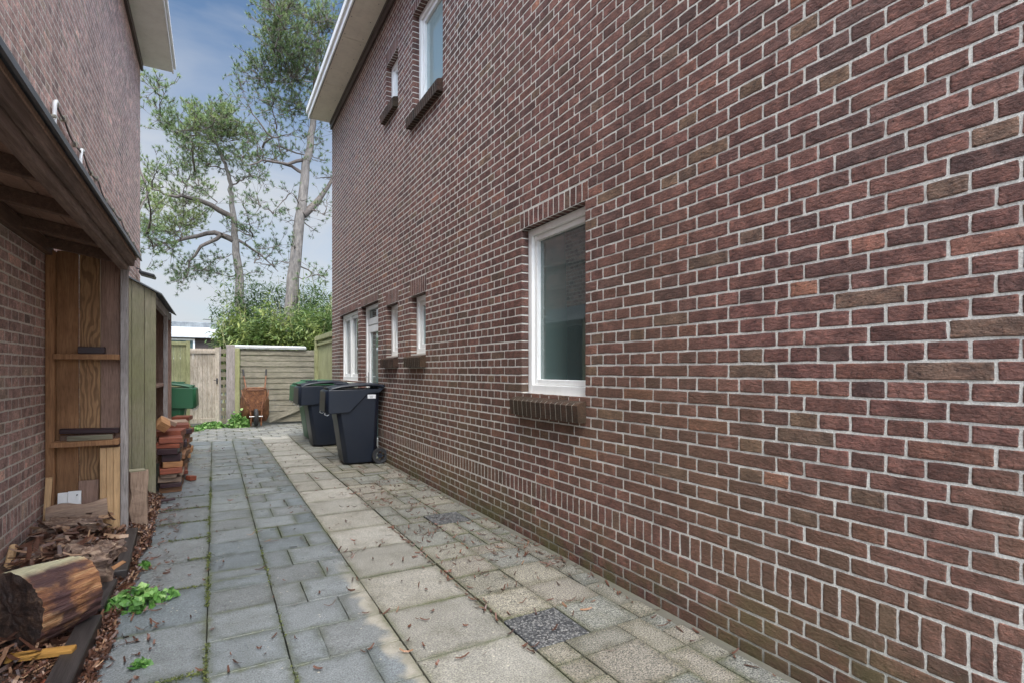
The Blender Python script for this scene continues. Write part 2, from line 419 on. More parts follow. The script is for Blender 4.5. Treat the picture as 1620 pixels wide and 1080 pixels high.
M['bamboo'] = leaf_mat('bamboo_leaves', (.035, .08, .03), (.13, .21, .06), (.38, .42, .12), .4)
M['weed'] = leaf_mat('weed_leaves', (.03, .11, .02), (.20, .42, .09), (.52, .72, .28), .3)
M['litter'] = leaf_mat('dead_leaves', (.03, .015, .011), (.15, .062, .036), (.50, .31, .18), .0, .42)
def bark_mat():
    n = NT('pine_bark'); O = n.pos(); a = n.noise(n.map(O, (3, 3, .8)), 5, 6, .7); v = n.voro(n.map(O, (5, 5, 1.6)), 3)
    c = n.ramp(a, [(.3, (.09, .078, .07)), (.5, (.20, .175, .155)), (.7, (.31, .27, .235))])
    c = n.mix(n.ramp(v, [(.0, .7), (.25, 0)]), c, (.05, .04, .035, 1))
    return n.fin(c, .9, n.bump(a, .8, .05))
M['bark'] = bark_mat()
M['bark_dark'] = wood_mat('branch_bark', (.10, .08, .07), (.2, .165, .14), 2)
def log_mat():
    n = NT('rotting_log'); O = n.obj(); s = n.sep(O)
    g = n.noise(n.map(O, (1.6, 16, 16)), 2.2, 7, .68, .8); b = n.noise(O, 5.5, 5, .6); f = n.noise(n.map(O, (4, 40, 40)), 3, 4, .6)
    c = n.ramp(g, [(.28, (.05, .018, .014)), (.40, (.18, .07, .035)), (.52, (.36, .16, .065)), (.72, (.58, .38, .2))])
    c = n.mix(n.ramp(b, [(.45, .92), (.55, 0)]), c, n.mix(f, (.03, .012, .014, 1), (.10, .045, .045, 1)))
    top = n.mr(n.math('ADD', n.math('ADD', s[2], n.math('MULTIPLY', s[1], .35)), n.math('MULTIPLY', b, .09)), .165, .20, 0, 1)
    c = n.mix(top, c, n.mix(f, (.42, .38, .18, 1), (.85, .78, .55, 1)))
    return n.fin(c, .5, n.bump(n.math('ADD', g, f), .9, .012), .5)
M['log'] = log_mat()
def logend_mat():
    n = NT('dark_log_end'); O = n.obj(); g = n.noise(O, 22, 6, .7); b = n.noise(O, 7, 5, .65)
    c = n.ramp(g, [(.35, (.008, .006, .006)), (.55, (.05, .028, .02)), (.7, (.16, .10, .06))])
    c = n.mix(n.ramp(b, [(.58, 0), (.7, .35)]), c, (.3, .24, .18, 1))
    return n.fin(c, .55, n.bump(g, .9, .015), .5)
M['log_end'] = logend_mat()
def rot_mat():
    n = NT('rotten_wood'); O = n.obj(); g = n.noise(n.map(O, (3, 12, 12)), 3, 7, .7, .5); b = n.noise(O, 9, 5, .65)
    c = n.ramp(g, [(.3, (.04, .022, .018)), (.5, (.20, .12, .08)), (.7, (.55, .40, .28))])
    c = n.mix(n.ramp(b, [(.45, 0), (.65, .6)]), c, (.10, .07, .065, 1))
    return n.fin(c, .8, n.bump(g, .9, .015))
M['rot'] = rot_mat()

# ------------------------------------------------------------------ world and sun
SUN_EL, SUN_AZ = R(52), R(188)
w = bpy.data.worlds.new("World"); scene.world = w; w.use_nodes = True
t = w.node_tree; t.nodes.clear()
out = t.nodes.new('ShaderNodeOutputWorld'); bg = t.nodes.new('ShaderNodeBackground'); sky = t.nodes.new('ShaderNodeTexSky')
sky.sky_type = 'NISHITA'; sky.sun_disc = False; sky.sun_elevation = SUN_EL; sky.sun_rotation = SUN_AZ; sky.air_density = 1.0; sky.dust_density = 1.5
tc = t.nodes.new('ShaderNodeTexCoord'); mp = t.nodes.new('ShaderNodeMapping'); mp.inputs['Scale'].default_value = (1, 1, 2.6)
t.links.new(tc.outputs['Generated'], mp.inputs[0])
ns = t.nodes.new('ShaderNodeTexNoise'); ns.inputs['Scale'].default_value = 2.3; ns.inputs['Detail'].default_value = 6; ns.inputs['Roughness'].default_value = .52
ns.inputs['Distortion'].default_value = .4
t.links.new(mp.outputs[0], ns.inputs['Vector'])
sp = t.nodes.new('ShaderNodeSeparateXYZ'); t.links.new(tc.outputs['Generated'], sp.inputs[0])
mr = t.nodes.new('ShaderNodeMapRange'); t.links.new(sp.outputs[2], mr.inputs[0])
mr.inputs[1].default_value = .05; mr.inputs[2].default_value = .62; mr.inputs[3].default_value = .36; mr.inputs[4].default_value = -.16
ad = t.nodes.new('ShaderNodeMath'); ad.operation = 'ADD'; t.links.new(ns.outputs[0], ad.inputs[0]); t.links.new(mr.outputs[0], ad.inputs[1])
rp = t.nodes.new('ShaderNodeValToRGB'); rp.color_ramp.elements[0].position = .43; rp.color_ramp.elements[1].position = .80
rp.color_ramp.elements[0].color = (.03, .03, .03, 1); rp.color_ramp.elements[1].color = (.97, .97, .97, 1)
zc_ = t.nodes.new('ShaderNodeMapRange'); t.links.new(sp.outputs[2], zc_.inputs[0]); zc_.inputs[1].default_value = .6; zc_.inputs[2].default_value = .85; zc_.inputs[3].default_value = 0; zc_.inputs[4].default_value = .55
ad2 = t.nodes.new('ShaderNodeMath'); ad2.operation = 'ADD'; t.links.new(ad.outputs[0], ad2.inputs[0]); t.links.new(zc_.outputs[0], ad2.inputs[1])
t.links.new(ad2.outputs[0], rp.inputs[0])
mx = t.nodes.new('ShaderNodeMix'); mx.data_type = 'RGBA'
t.links.new(rp.outputs[0], mx.inputs[0]); sb = t.nodes.new('ShaderNodeMix'); sb.data_type = 'RGBA'; sb.blend_type = 'MULTIPLY'; sb.inputs[0].default_value = 1; t.links.new(sky.outputs[0], sb.inputs[6]); sb.inputs[7].default_value = (.86, .99, 1.06, 1); t.links.new(sb.outputs[2], mx.inputs[6]); mx.inputs[7].default_value = (4.85, 5.05, 5.35, 1)
# overcast sky: brighter towards the zenith and around the veiled sun
def wmr(v, a, b, c, d):
    x = t.nodes.new('ShaderNodeMapRange'); x.interpolation_type = 'SMOOTHSTEP'; t.links.new(v, x.inputs[0])
    for i, k in enumerate((a, b, c, d)): x.inputs[i + 1].default_value = k
    return x.outputs[0]
dp = t.nodes.new('ShaderNodeVectorMath'); dp.operation = 'DOT_PRODUCT'; t.links.new(tc.outputs['Generated'], dp.inputs[0])
dp.inputs[1].default_value = (math.sin(SUN_AZ) * math.cos(SUN_EL), math.cos(SUN_AZ) * math.cos(SUN_EL), math.sin(SUN_EL))
g1 = wmr(sp.outputs[2], .55, .92, 0.0, 3.4); g2 = wmr(dp.outputs['Value'], .2, .95, .95, 5.5)
ga = t.nodes.new('ShaderNodeMath'); ga.operation = 'ADD'; t.links.new(g1, ga.inputs[0]); t.links.new(g2, ga.inputs[1])
vs_ = t.nodes.new('ShaderNodeVectorMath'); vs_.operation = 'SCALE'; t.links.new(mx.outputs[2], vs_.inputs[0]); t.links.new(ga.outputs[0], vs_.inputs['Scale'])
t.links.new(vs_.outputs[0], bg.inputs[0]); t.links.new(bg.outputs[0], out.inputs[0])
bg.inputs[1].default_value = .15
sd = bpy.data.lights.new('sun', 'SUN'); sd.energy = 3.3; sd.angle = R(25); sd.color = (1, .93, .83)
so = bpy.data.objects.new('sun', sd); link(so)
dv = Vector((math.sin(SUN_AZ) * math.cos(SUN_EL), math.cos(SUN_AZ) * math.cos(SUN_EL), math.sin(SUN_EL)))
so.rotation_euler = dv.to_track_quat('Z', 'Y').to_euler(); so.location = (0, -5, 12)
scene.view_settings.view_transform = 'Standard'; scene.view_settings.look = 'None'; scene.view_settings.exposure = 0; scene.view_settings.gamma = 1
scene.cycles.max_bounces = 8; scene.cycles.diffuse_bounces = 5

# ------------------------------------------------------------------ block (a brick or slab with a worn outline)
def block(mb, o, U, V, N, wd, ht, depth, ch, jit, seg, col, tilt=(0, 0), back=False):
    o = Vector(o); U = Vector(U); V = Vector(V); N = Vector(N)
    hw, hh = wd / 2, ht / 2; c0 = o + U * hw + V * hh
    su, sv = seg
    pts = []
    cr = min(.005, min(hw, hh) * .12) if seg != (1, 1) else 0
    def side(a, b, k):
        for i in range(k): pts.append((a[0] + (b[0] - a[0]) * i / k, a[1] + (b[1] - a[1]) * i / k))
    if cr:
        corners = [(-hw, -hh), (hw, -hh), (hw, hh), (-hw, hh)]
        side((-hw + cr, -hh), (hw - cr, -hh), su); pts.append((hw - cr, -hh)); side((hw, -hh + cr), (hw, hh - cr), sv); pts.append((hw, hh - cr))
        side((hw - cr, hh), (-hw + cr, hh), su); pts.append((-hw + cr, hh)); side((-hw, hh - cr), (-hw, -hh + cr), sv); pts.append((-hw, -hh + cr))
    else:
        pts = [(-hw, -hh), (hw, -hh), (hw, hh), (-hw, hh)]
    n = len(pts); vs = []; lcs = []
    outer = [(a + random.uniform(-jit, jit), b + random.uniform(-jit, jit)) for a, b in pts]
    def add(a, b, d):
        vs.append(c0 + U * a + V * b + N * (d + tilt[0] * a + tilt[1] * b)); lcs.append((a, b, 0))
    for a, b in outer:
        k = ch * random.uniform(.7, 1.3)
        add(a - math.copysign(min(k, hw * .5), a), b - math.copysign(min(k, hh * .5), b), random.uniform(-.0004, .0004))
    for a, b in outer: add(a, b, -ch * .9)
    for a, b in outer: add(a, b, -depth)
    fs = [tuple(range(n))]
    for r_ in (0, 1):
        for i in range(n):
            j = (i + 1) % n; fs.append((r_ * n + i, (r_ + 1) * n + i, (r_ + 1) * n + j, r_ * n + j))
    if back: fs.append(tuple(range(3 * n - 1, 2 * n - 1, -1)))
    if U.cross(V).dot(N) < 0: fs = [f[::-1] for f in fs]
    mb.add(vs, fs, col, lcs, (hw, hh, 0))

BRICK = [(.112, .054, .046), (.092, .048, .044), (.135, .062, .047), (.102, .049, .043), (.118, .057, .048), (.080, .045, .042), (.118, .078, .052), (.165, .077, .050), (.056, .038, .037), (.108, .050, .045), (.098, .066, .050)]
BW = [9, 7, 3, 9, 8, 3, 1.6, .5, .25, 9, 2.2]
def bcol(y, z, gain=1.0):
    c = random.choices(BRICK, BW)[0]
    k = random.uniform(.85, 1.2) * gain * 1.45
    return (c[0] * k, c[1] * k, c[2] * k, random.random())
CH_ = .0632; HB = .1155
def brick_wall(parent, X, nx, y0, y1, z1, openings, heads, lodY, mat_b, mat_m, base=True, sillcut=(), phase=0, gain=1.0, name='wall'):
    mb = MB(); mm = MB()
    N = (nx, 0, 0); U = (0, 1, 0); V = (0, 0, 1); J = .0088
    rows = []
    if base:
        for k in range(-1, 5): rows.append((CH_ * k, CH_, 'H' if k % 2 == 0 else ('S' if k % 4 == 1 else 'T')))
        rows.append((.316, .114, 'V'))
        z = .430
    k = 0
    while z + CH_ <= z1 + .02:
        rows.append((z, CH_, 'S' if k % 4 == 0 else 'H' if k % 2 == 1 else 'T')); z += CH_; k += 1
    cuts = list(openings) + list(heads) + list(sillcut)
    for zi, h, ty in rows:
        ex = sorted([(a, b) for a, b, c, d in cuts if min(d, zi + h) - max(c, zi) > .35 * h])
        ivs = []; cur = y0
        for a, b in ex:
            if a > cur: ivs.append((cur, a))
            cur = max(cur, b)
        if cur < y1: ivs.append((cur, y1))
        edges = []
        if ty == 'V':
            y = y0
            while y < y1: edges.append(y); y += .0633
        else:
            unit = {'H': HB, 'S': 2 * HB, 'T': 2 * HB}[ty]
            y = y0 + phase - {'H': .055, 'S': 0, 'T': HB}[ty] - HB
            shift_at = 1.46
            while y < y1 + .3:
                edges.append(y)
                y += unit
                if ty == 'T' and shift_at - .2 < y <= shift_at + .03 : y = y - unit + HB; shift_at = -99
        edges.append(edges[-1] + .25)
        for i in range(len(edges) - 1):
            a0, b0 = edges[i], edges[i + 1]
            for ia, ib in ivs:
                a, b = max(a0, ia), min(b0, ib)
                if b - a <= 0: continue
                if i > 0 and a == ia and b - a < .05 and b < ib: continue
                if b == ib and b - a < .05 and a > ia: continue
                if a == a0 and a0 - ia < .05 and a0 > ia: a = ia
                if b == b0 and ib - b0 < .05 and b0 < ib: b = ib
                ja = 0 if a == ia and a > y0 + .01 else J / 2; jb = 0 if b == ib and b < y1 - .01 else J / 2
                if b - a < .028: continue
                ym = (a + b) / 2
                seg = ((5, 2) if ty in 'ST' else (3, 2)) if ym < lodY else (1, 1)
                if ty == 'V': seg = (2, 5) if ym < lodY else (1, 1)
                jt = .0016 if ym < lodY else .001
                J2 = J * 1.25 if ty == 'V' else J
                wob = .0025 * math.sin(ym * 1.7 + zi * 3)
                fl_ = min(1, max(0, (ym - 2.2) / 2.0)) if nx < 0 else 1
                rx_ = random.uniform(-.0004, .0014) * (1 - fl_) + (random.uniform(-.0012, -.0007)) * fl_
                block(mb, (X + nx * rx_, a + ja, zi + J2 / 2 + wob * .4 + random.uniform(-.0008, .0008)), U, V, N,
                      b - a - ja - jb, h - J2, .012 if (ja and jb) else .10, .0018, jt, seg, bcol(ym, zi, gain),
                      (random.uniform(-.006, .006) * (1 - fl_), random.uniform(-.015, .015) * (1 - .8 * fl_)))
    for a, b, c, d in heads:
        y = a; nb = max(1, round((b - a) / .0635)); wdt = (b - a) / nb
        for i in range(nb):
            y = a + i * wdt
            block(mb, (X + nx * random.uniform(-.0008, .0002), y + J * .4, c + .003), U, V, N, wdt - J * .8, d - c - .012, .10, .003, .001,
                  (2, 3) if y < lodY else (1, 1), bcol(y, c, gain))
    # mortar: flat bed 5 mm behind the brick faces, with reveals at the openings
    xm = X - nx * .0018
    ys = sorted({y0, y1, *[o[0] - .004 for o in openings], *[o[1] + .004 for o in openings]})
    zs = sorted({-.05, z1, *[o[2] - .0 for o in openings], *[o[3] + .0 for o in openings]})
    for i in range(len(ys) - 1):
        for j in range(len(zs) - 1):
            cy, cz = (ys[i] + ys[i + 1]) / 2, (zs[j] + zs[j + 1]) / 2
            if any(a - .004 < cy < b + .004 and c < cz < d for a, b, c, d in openings): continue
            q = [(xm, ys[i], zs[j]), (xm, ys[i + 1], zs[j]), (xm, ys[i + 1], zs[j + 1]), (xm, ys[i], zs[j + 1])]
            mm.quad(*(q if nx > 0 else q[::-1]))
    xb = X - nx * .22
    for a, b, c, d in openings:
        a -= .004; b += .004; d += .004
        mm.quad((xm, a, c), (xb, a, c), (xb, a, d), (xm, a, d)); mm.quad((xm, b, c), (xm, b, d), (xb, b, d), (xb, b, c))
        mm.quad((xm, a, d), (xb, a, d), (xb, b, d), (xm, b, d)); mm.quad((xm, a, c), (xm, b, c), (xb, b, c), (xb, a, c))
    w_ = mb.build(name, mat_b, parent)
    m_ = mm.build('mortar', mat_m, w_)
    return w_

def zc(k): return .430 + CH_ * k
# ------------------------------------------------------------------ right house
XR = 1.99; YC = 10.62
house = thing('brick_house', 'tall dark red brick house on the right with white framed windows and cream eaves', 'house', (0, 0, 0))
W = dict(big=(2.62, 3.39, 1.05, zc(29)), far=(8.52, 9.87, 1.05, zc(28)), door=(7.33, 8.31, 0.0, zc(28)),
         s1=(6.43, 6.93, 1.412, zc(26)), s2=(5.44, 5.93, 1.412, zc(26)), u1=(6.43, 6.93, 4.634, zc(76)), u2=(4.95, 5.86, 4.148, zc(77)))
heads = []
for k_, (a, b, c, d) in W.items():
    hh = {'big': 2, 'far': 2, 'door': 2, 'u2': 2}.get(k_, 3)
    heads.append((a - .03, b + .03, d, d + hh * CH_))
brick_wall(house, XR, -1, -2.0, YC, 5.92, list(W.values()), heads, 7.0, M['brick'], M['mortar'])

def make_sill(parent, a, b, zb, proj=.060):
    m = MB(); a -= .012; b += .07; n_ = max(3, round((b - a) / .062)); wd = (b - a) / n_
    for i in range(n_):
        y = a + i * wd; j = random.uniform(-.0005, .0005)
        prof = [(-proj + j, -.150), (-proj - .008 + j, -.045), (-proj + .012 + j, -.030), (.055, -.004), (.055, -.150)]
        prof = [(XR + p, zb + q) for p, q in prof]
        vs = [(p, y + .004, q) for p, q in prof] + [(p, y + wd - .004, q) for p, q in prof]
        n5 = 5; fs = [tuple(range(n5)), tuple(range(2 * n5 - 1, n5 - 1, -1))] + [(k, k + n5, (k + 1) % n5 + n5, (k + 1) % n5) for k in range(n5)]
        fs = [f[::-1] for f in fs]
        m.add(vs, fs, bcol(y, zb, 1.1))
    s = m.build('sill', M['brick_sill'], parent)
    g = MB(); g.prism([(XR + p, zb + q) for p, q in [(-proj + .0015, -.149), (-proj - .0062, -.0453), (-proj + .013, -.0315), (.055, -.0055), (.055, -.149)]], a + .014, b - .014)
    g.cur = 0
    # mortar between the sill bricks belongs to the sill mesh's look; it is a backing piece of it
    me = g.build('sill_mortar', M['mortar_sill'], parent); return s

def frame_rect(m, X0, X1, a, b, c, d, t, tb=None):
    """rectangular frame, butt jointed"""
    tb = tb or t; xc = (X0 + X1) / 2; dx = abs(X1 - X0)
    m.box((xc, a + t / 2, (c + d) / 2), (dx, t, d - c), ch=.003); m.box((xc, b - t / 2, (c + d) / 2), (dx, t, d - c), ch=.003)
    m.box((xc, (a + b) / 2, d - t / 2 - .001), (dx - .002, b - a - 2 * t, t), ch=.003); m.box((xc, (a + b) / 2, c + tb / 2 + .001), (dx - .002, b - a - 2 * t, tb), ch=.003)

def window(name, a, b, c, d, rec=.055, t=.055, sash=.045, mull=None, glass='glass', sill=True, label=None, tb=None, blind=None):
    m = MB(); X0 = XR + rec
    frame_rect(m, X0, X0 + .09, a + .004, b - .004, c + .002, d - .003, t, tb)
    ins = (a + .004 + t, b - .004 - t, c + .002 + (tb or t), d - .003 - t)
    bays = [(ins[0], ins[1])] if mull is None else [(ins[0], mull - .035), (mull + .035, ins[1])]
    if mull is not None: m.box((X0 + .044, mull, (ins[2] + ins[3]) / 2), (.084, .07, ins[3] - ins[2]), ch=.004)
    for p, q in bays: frame_rect(m, X0 + .022, X0 + .085, p + .002, q - .002, ins[2] + .002, ins[3] - .002, sash)
    o = m.build('window', M['white'], house)
    if label: o['label'] = label
    g = MB()
    for p, q in bays:
        y0, y1_, z0, z1_ = p + sash - .004, q - sash + .004, ins[2] + sash - .002, ins[3] - sash + .002
        g.box((X0 + .058, (y0 + y1_) / 2, (z0 + z1_) / 2), (.012, y1_ - y0, z1_ - z0))
    g.build('pane', M[glass], o)
    if sill: make_sill(o, a, b, c)
    return o
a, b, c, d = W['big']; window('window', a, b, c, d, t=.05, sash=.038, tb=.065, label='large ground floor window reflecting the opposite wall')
a, b, c, d = W['far']; wf = window('window', a, b, c, d, mull=9.28, glass='glass_far', sill=False, tb=.07, label='double window with white mullion near the far corner')
m = MB(); m.prism([(XR - .05, 1.05 - .09), (XR - .05, 1.05 - .03), (XR + .06, 1.05 - .002), (XR + .06, 1.05 - .09)], a_ := W['far'][0] - .02, W['far'][1] + .05); m.build('sill', M['concrete'], wf)
for k_ in ('s1', 's2', 'u1'):
    a, b, c, d = W[k_]; window('window', a, b, c, d, rec=.07, t=.06, sash=.05, glass='glass_pale', label='small upper window' if k_ == 'u1' else 'small narrow ground floor window')
a, b, c, d = W['u2']; window('window', a, b, c, d, rec=.075, t=.07, sash=.05, glass='glass_pale', label='large upper floor window with pale reflection')
# door
a, b, c, d = W['door']; m = MB(); X0 = XR + .075
frame_rect(m, X0, X0 + .09, a + .004, b - .004, .012, d - .003, .055)
o_door = m.build('door', M['white'], house)
m = MB(); frame_rect(m, X0 + .02, X0 + .075, a + .062, b - .062, .07, d - .30, .10, .16); m.build('door_leaf', M['white'], o_door)
m = MB(); m.box((X0 + .04, (a + b) / 2, d - .24), (.05, b - a - .12, .10), ch=.004); m.build('transom', M['white'], o_door)
g = MB(); g.box((X0 + .05, (a + b) / 2, .23 + (d - .40 - .23) / 2), (.012, b - a - .32, d - .40 - .23)); g.box((X0 + .051, (a + b) / 2, d - .125), (.012, b - a - .12, .13))
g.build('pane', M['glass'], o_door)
m = MB(); m.box((X0 - .004 + .02, b - .11, 1.10), (.012, .035, .20), ch=.003); m.tube([(X0 + .01, b - .11, 1.13), (X0 - .035, b - .11, 1.13), (X0 - .04, b - .13, 1.13), (X0 - .04, b - .23, 1.13)], .009, 8)
m.build('handle', M['metal'], o_door)
m = MB(); m.box((XR + .05, (a + b) / 2, -.0), (.28, b - a - .01, .022), ch=.004); m.build('threshold', M['concrete'], o_door)
# rest of the body of the house: other walls, dark core, roof
m = MB()
m.box((XR + 4.1, (YC - 2) / 2 - .0, 2.95), (7.7, YC + 2 - .05, 5.9)); m.build('interior_core', M['darkroom'], house)
m = MB(); m.quad((XR + .003, YC, 0), (XR + 8, YC, 0), (XR + 8, YC, 5.95), (XR + .003, YC, 5.95)); m.build('gable_wall', M['brick_left'], house)
# eaves
zs_ = 6.0; xo = 1.575; YE = YC + .03
m = MB()
for i in range(9):
    y1_ = YE - i * 1.42; m.box(((xo + XR) / 2 + .012, y1_ - .71, zs_ + .006), (XR - xo - .02, 1.412, .012), ch=.002)
m.cur = 1
for i in range(9):
    for k in range(4):
        for xx in (xo + .05, XR - .11):
            y_ = YE - i * 1.42 - .08 - k * .42; m.tube([(xx, y_, zs_ + .002), (xx, y_, zs_ - .003)], .006, 6)
m.build('soffit', [M['cream'], M['brown_paint']], house)
m = MB(); m.box((xo - .008, YE / 2 - 1, zs_ + .07), (.022, YE + 2, .20), ch=.003); m.box((xo - .034, YE / 2 - 1, zs_ + .125), (.028, YE + 2.01, .10), ch=.003)
m.build('fascia', M['white'], house)
m = MB(); m.box(((xo + XR) / 2, YE + .008, zs_ + .075), (XR - xo + .02, .018, .15), ch=.003); m.build('end_board', M['cream'], house)
m = MB(); m.prism([(XR - .001, 5.86), (XR - .03, 5.86), (XR - .03, 5.95), (XR - .045, 5.955), (XR - .045, 5.998), (XR - .001, 5.998)], -2, YE - .01); m.build('moulding', M['brown_paint'], house)
m = MB(); m.prism([(xo - .05, 6.18), (XR + 3.5, 8.4), (XR + 8.2, 6.0), (XR + 8.2, 5.96), (xo + .1, 6.10)], -2, YE + .02); m.build('roof', M['rooftile'], house)

# ------------------------------------------------------------------ left neighbour
XL = -1.0; YL = 10.08
nb = thing('neighbour_house', 'pinkish brown brick house on the left rising above the wood shelter', 'house')
brick_wall(nb, XL, 1, -1.0, YL, 6.02, [], [], 6.0, M['brick_left'], M['mortar_left'], gain=1.25)
m = MB(); m.box((XL - 3.2, YL / 2 - .5, 3.0), (6.37, YL + 1 - .02, 6.0)); m.build('rear_walls', M['brick_left'], nb)
m = MB(); m.box((XL + .215, YL / 2 - .3, 6.046), (.43, YL + .8, .012)); sl = m.build('soffit', M['cream_left'], nb)
m = MB(); m.box((XL + .425, YL / 2 - .3, 6.11), (.02, YL + .84, .17), ch=.003); m.box((XL + .452, YL / 2 - .3, 6.15), (.03, YL + .86, .085), ch=.003); m.build('fascia', M['white'], nb)
m = MB(); m.prism([(XL + .001, 5.92), (XL + .035, 5.92), (XL + .035, 6.038), (XL + .001, 6.038)], -1, YL + .04); m.build('moulding', M['brown_paint'], nb)
m = MB(); m.prism([(XL + .46, 6.2), (XL - 3.5, 8.6), (XL - 7, 6.1), (XL + .3, 6.06)], -1, YL + .12); m.build('roof', M['rooftile'], nb)

# ------------------------------------------------------------------ ground and paving
m = MB(); m.box((0, 300, -.07), (1600, 1600, .04)); tag(m.build('ground', M['ground']), kind='structure')
GREY = [(.18, .20, .213), (.158, .178, .19), (.212, .228, .236), (.185, .195, .198), (.198, .216, .226)]
CREAM = [(.305, .288, .252), (.275, .262, .23), (.33, .312, .275), (.285, .268, .232)]
OLD = [(.25, .235, .195), (.23, .218, .185), (.28, .258, .21), (.225, .225, .20), (.26, .236, .198), (.215, .213, .19)]
def sc(c, k): return (c[0] * k, c[1] * k, c[2] * k, random.random())
def lay(mb, x, y, wx, wy, cols, seg=(4, 4), j=.0025, ch=.0022):
    near = y < 6
    k = random.uniform(.88, 1.12)
    c = random.choice(cols)
    block(mb, (x + j / 2 + random.uniform(-.001, .001), y + j / 2 + random.uniform(-.001, .001), random.uniform(-.0035, .0025)), (1, 0, 0), (0, 1, 0), (0, 0, 1),
          wx - j, wy - j, .045, ch, .0012, seg if near else (2, 2), sc(c, k), (random.uniform(-.006, .006), random.uniform(-.006, .006)))
mb = MB()
y = -1.2 + .155
while y < 10.1:                         # column A, 50 cm slabs
    lay(mb, -.530, y, .503, .503, GREY, j=.005); y += .505
y = -1.0
while y < 10.5:                        # column B, 30 cm
    hgt = .312
    if random.random() < .10:
        lay(mb, -.026, y, .309, hgt / 2, GREY); lay(mb, -.026, y + hgt / 2, .309, hgt / 2, GREY)
    else: lay(mb, -.026, y, .309, hgt, GREY)
    y += hgt
y = -1.08; k = 0
while y < 10.5:                        # column C, 30+15
    if k % 2: lay(mb, .284, y, .152, .31, GREY); lay(mb, .436, y, .304, .31, GREY)
    else: lay(mb, .284, y, .300, .31, GREY); lay(mb, .584, y, .156, .31, GREY)
    if k % 5 == 3: pass
    k += 1; y += .312
tag(mb.build('path', M['slab_grey']), kind='structure')
mb = MB(); y = 2.141 - .505 * 6; k = 0
while y < 10.6:
    if 5.6 < y < 6.3: lay(mb, .742, y, .235, .5, CREAM, j=.006); lay(mb, .977, y, .245, .5, CREAM, j=.006)
    else: lay(mb, .742, y, .487, .505, CREAM, j=.007)
    y += .5115 if y > 2 else .505
tag(mb.build('slab_path', M['slab_cream']), kind='structure')
# column E: wild bond of 15 cm modules
mb = MB(); cw = .1515; X0 = 1.232; Y0 = 1.98 - cw * 20; NX, NY = 5, 78
occ = [[0] * NX for _ in range(NY)]
DARK = [(.075, .08, .085)]
def put(i, j, wi, hj, cols):
    for jj in range(j, min(NY, j + hj)):
        for ii in range(i, i + wi): occ[jj][ii] = 1
    lay(mb, X0 + i * cw, Y0 + j * cw, wi * cw, hj * cw, cols, j=.006)
dark_spots = []
md_ = MB()
for (i, j) in ((0, 20), (2, 33)):
    for jj in (j, j + 1):
        for ii in (i, i + 1): occ[jj][ii] = 1
    lay(md_, X0 + i * cw, Y0 + j * cw, 2 * cw, 2 * cw, [(.05, .053, .056)], j=.006)
M['slab_dark'] = slab_mat('speckled_paver', (.6, .6, .55), 1.0, (.5, .8), .3, .3)
_n = NT('terrazzo_paver'); _P = _n.pos(); _v = _n.voro(_P, 130, 'Color'); _c = _n.ramp(_n.sep(_v)[0], [(0, (.02, .021, .023)), (.5, (.05, .052, .055)), (.72, (.11, .11, .11)), (1, (.24, .235, .22))])
M['slab_dark'] = _n.fin(_c, .6, _n.bump(_n.noise(_P, 120, 3), .8, .004))
tag(md_.build('dark_paving', M['slab_dark']), kind='structure')
rr = random.Random(3)
for j in range(NY):
    for i in range(NX):
        if occ[j][i]: continue
        opts = []
        r2 = i + 1 < NX and not occ[j][i + 1]; u2 = j + 1 < NY and not occ[j + 1][i]
        if r2 and u2 and not occ[j + 1][i + 1]: opts += [(2, 2)] * 9
        if r2: opts += [(2, 1)] * 3
        if u2: opts += [(1, 2)] * 2
        opts += [(1, 1)] * 2
        wi, hj = rr.choice(opts)
        put(i, j, wi, hj, OLD)
tag(mb.build('pavement', M['slab_old']), kind='structure')
# cross paving at the far end
mb = MB(); y = 10.52; k = 0
while y < 13.1:
    x = -4.6 + (.15 if k % 2 else 0)
    while x < 2.05:
        if not (x < -.2 and y < 9): lay(mb, x, y, .3, .3, [(.25, .25, .24), (.22, .225, .22), (.28, .275, .25)], j=.005)
        x += .3
    y += .3; k += 1
tag(mb.build('yard_paving', M['slab_old']), kind='structure')
# mortar / sand gutter against the house
m = MB(); m.prism([(1.985, -.03), (1.935, -.03), (1.945, -.004), (1.985, .012)], -1, YC); tag(m.build('gutter_strip', M['mortar_dark']), kind='structure')

# soil bed
def zsoil(x, y):
    f = max(0, min(1, (-.50 - x) / .3)) ; g = math.exp(-((y - 4.2) / .9) ** 2)
    e = max(0, min(1, (-.40 - x) / .12))
    return -.02 + .05 * e + f * (.03 + .13 * g) + .02 * mnoise.noise(Vector((x * 6, y * 6, 0))) * e
m = MB(); nx_, ny_ = 26, 140; vs = []; fs = []
for j in range(ny_):
    for i in range(nx_):
        x = -1.0 + i * .64 / (nx_ - 1); y = .4 + j * 6.0 / (ny_ - 1)
        vs.append((x, y, zsoil(x, y) - (.02 if x > -.42 else 0) + .008 * mnoise.noise(Vector((x * 30, y * 30, 2)))))
for j in range(ny_ - 1):
    for i in range(nx_ - 1):
        q = j * nx_ + i; fs.append((q, q + 1, q + nx_ + 1, q + nx_))
m.add(vs, fs); tag(m.build('soil_bed', M['soil'], smooth=True), kind='structure')

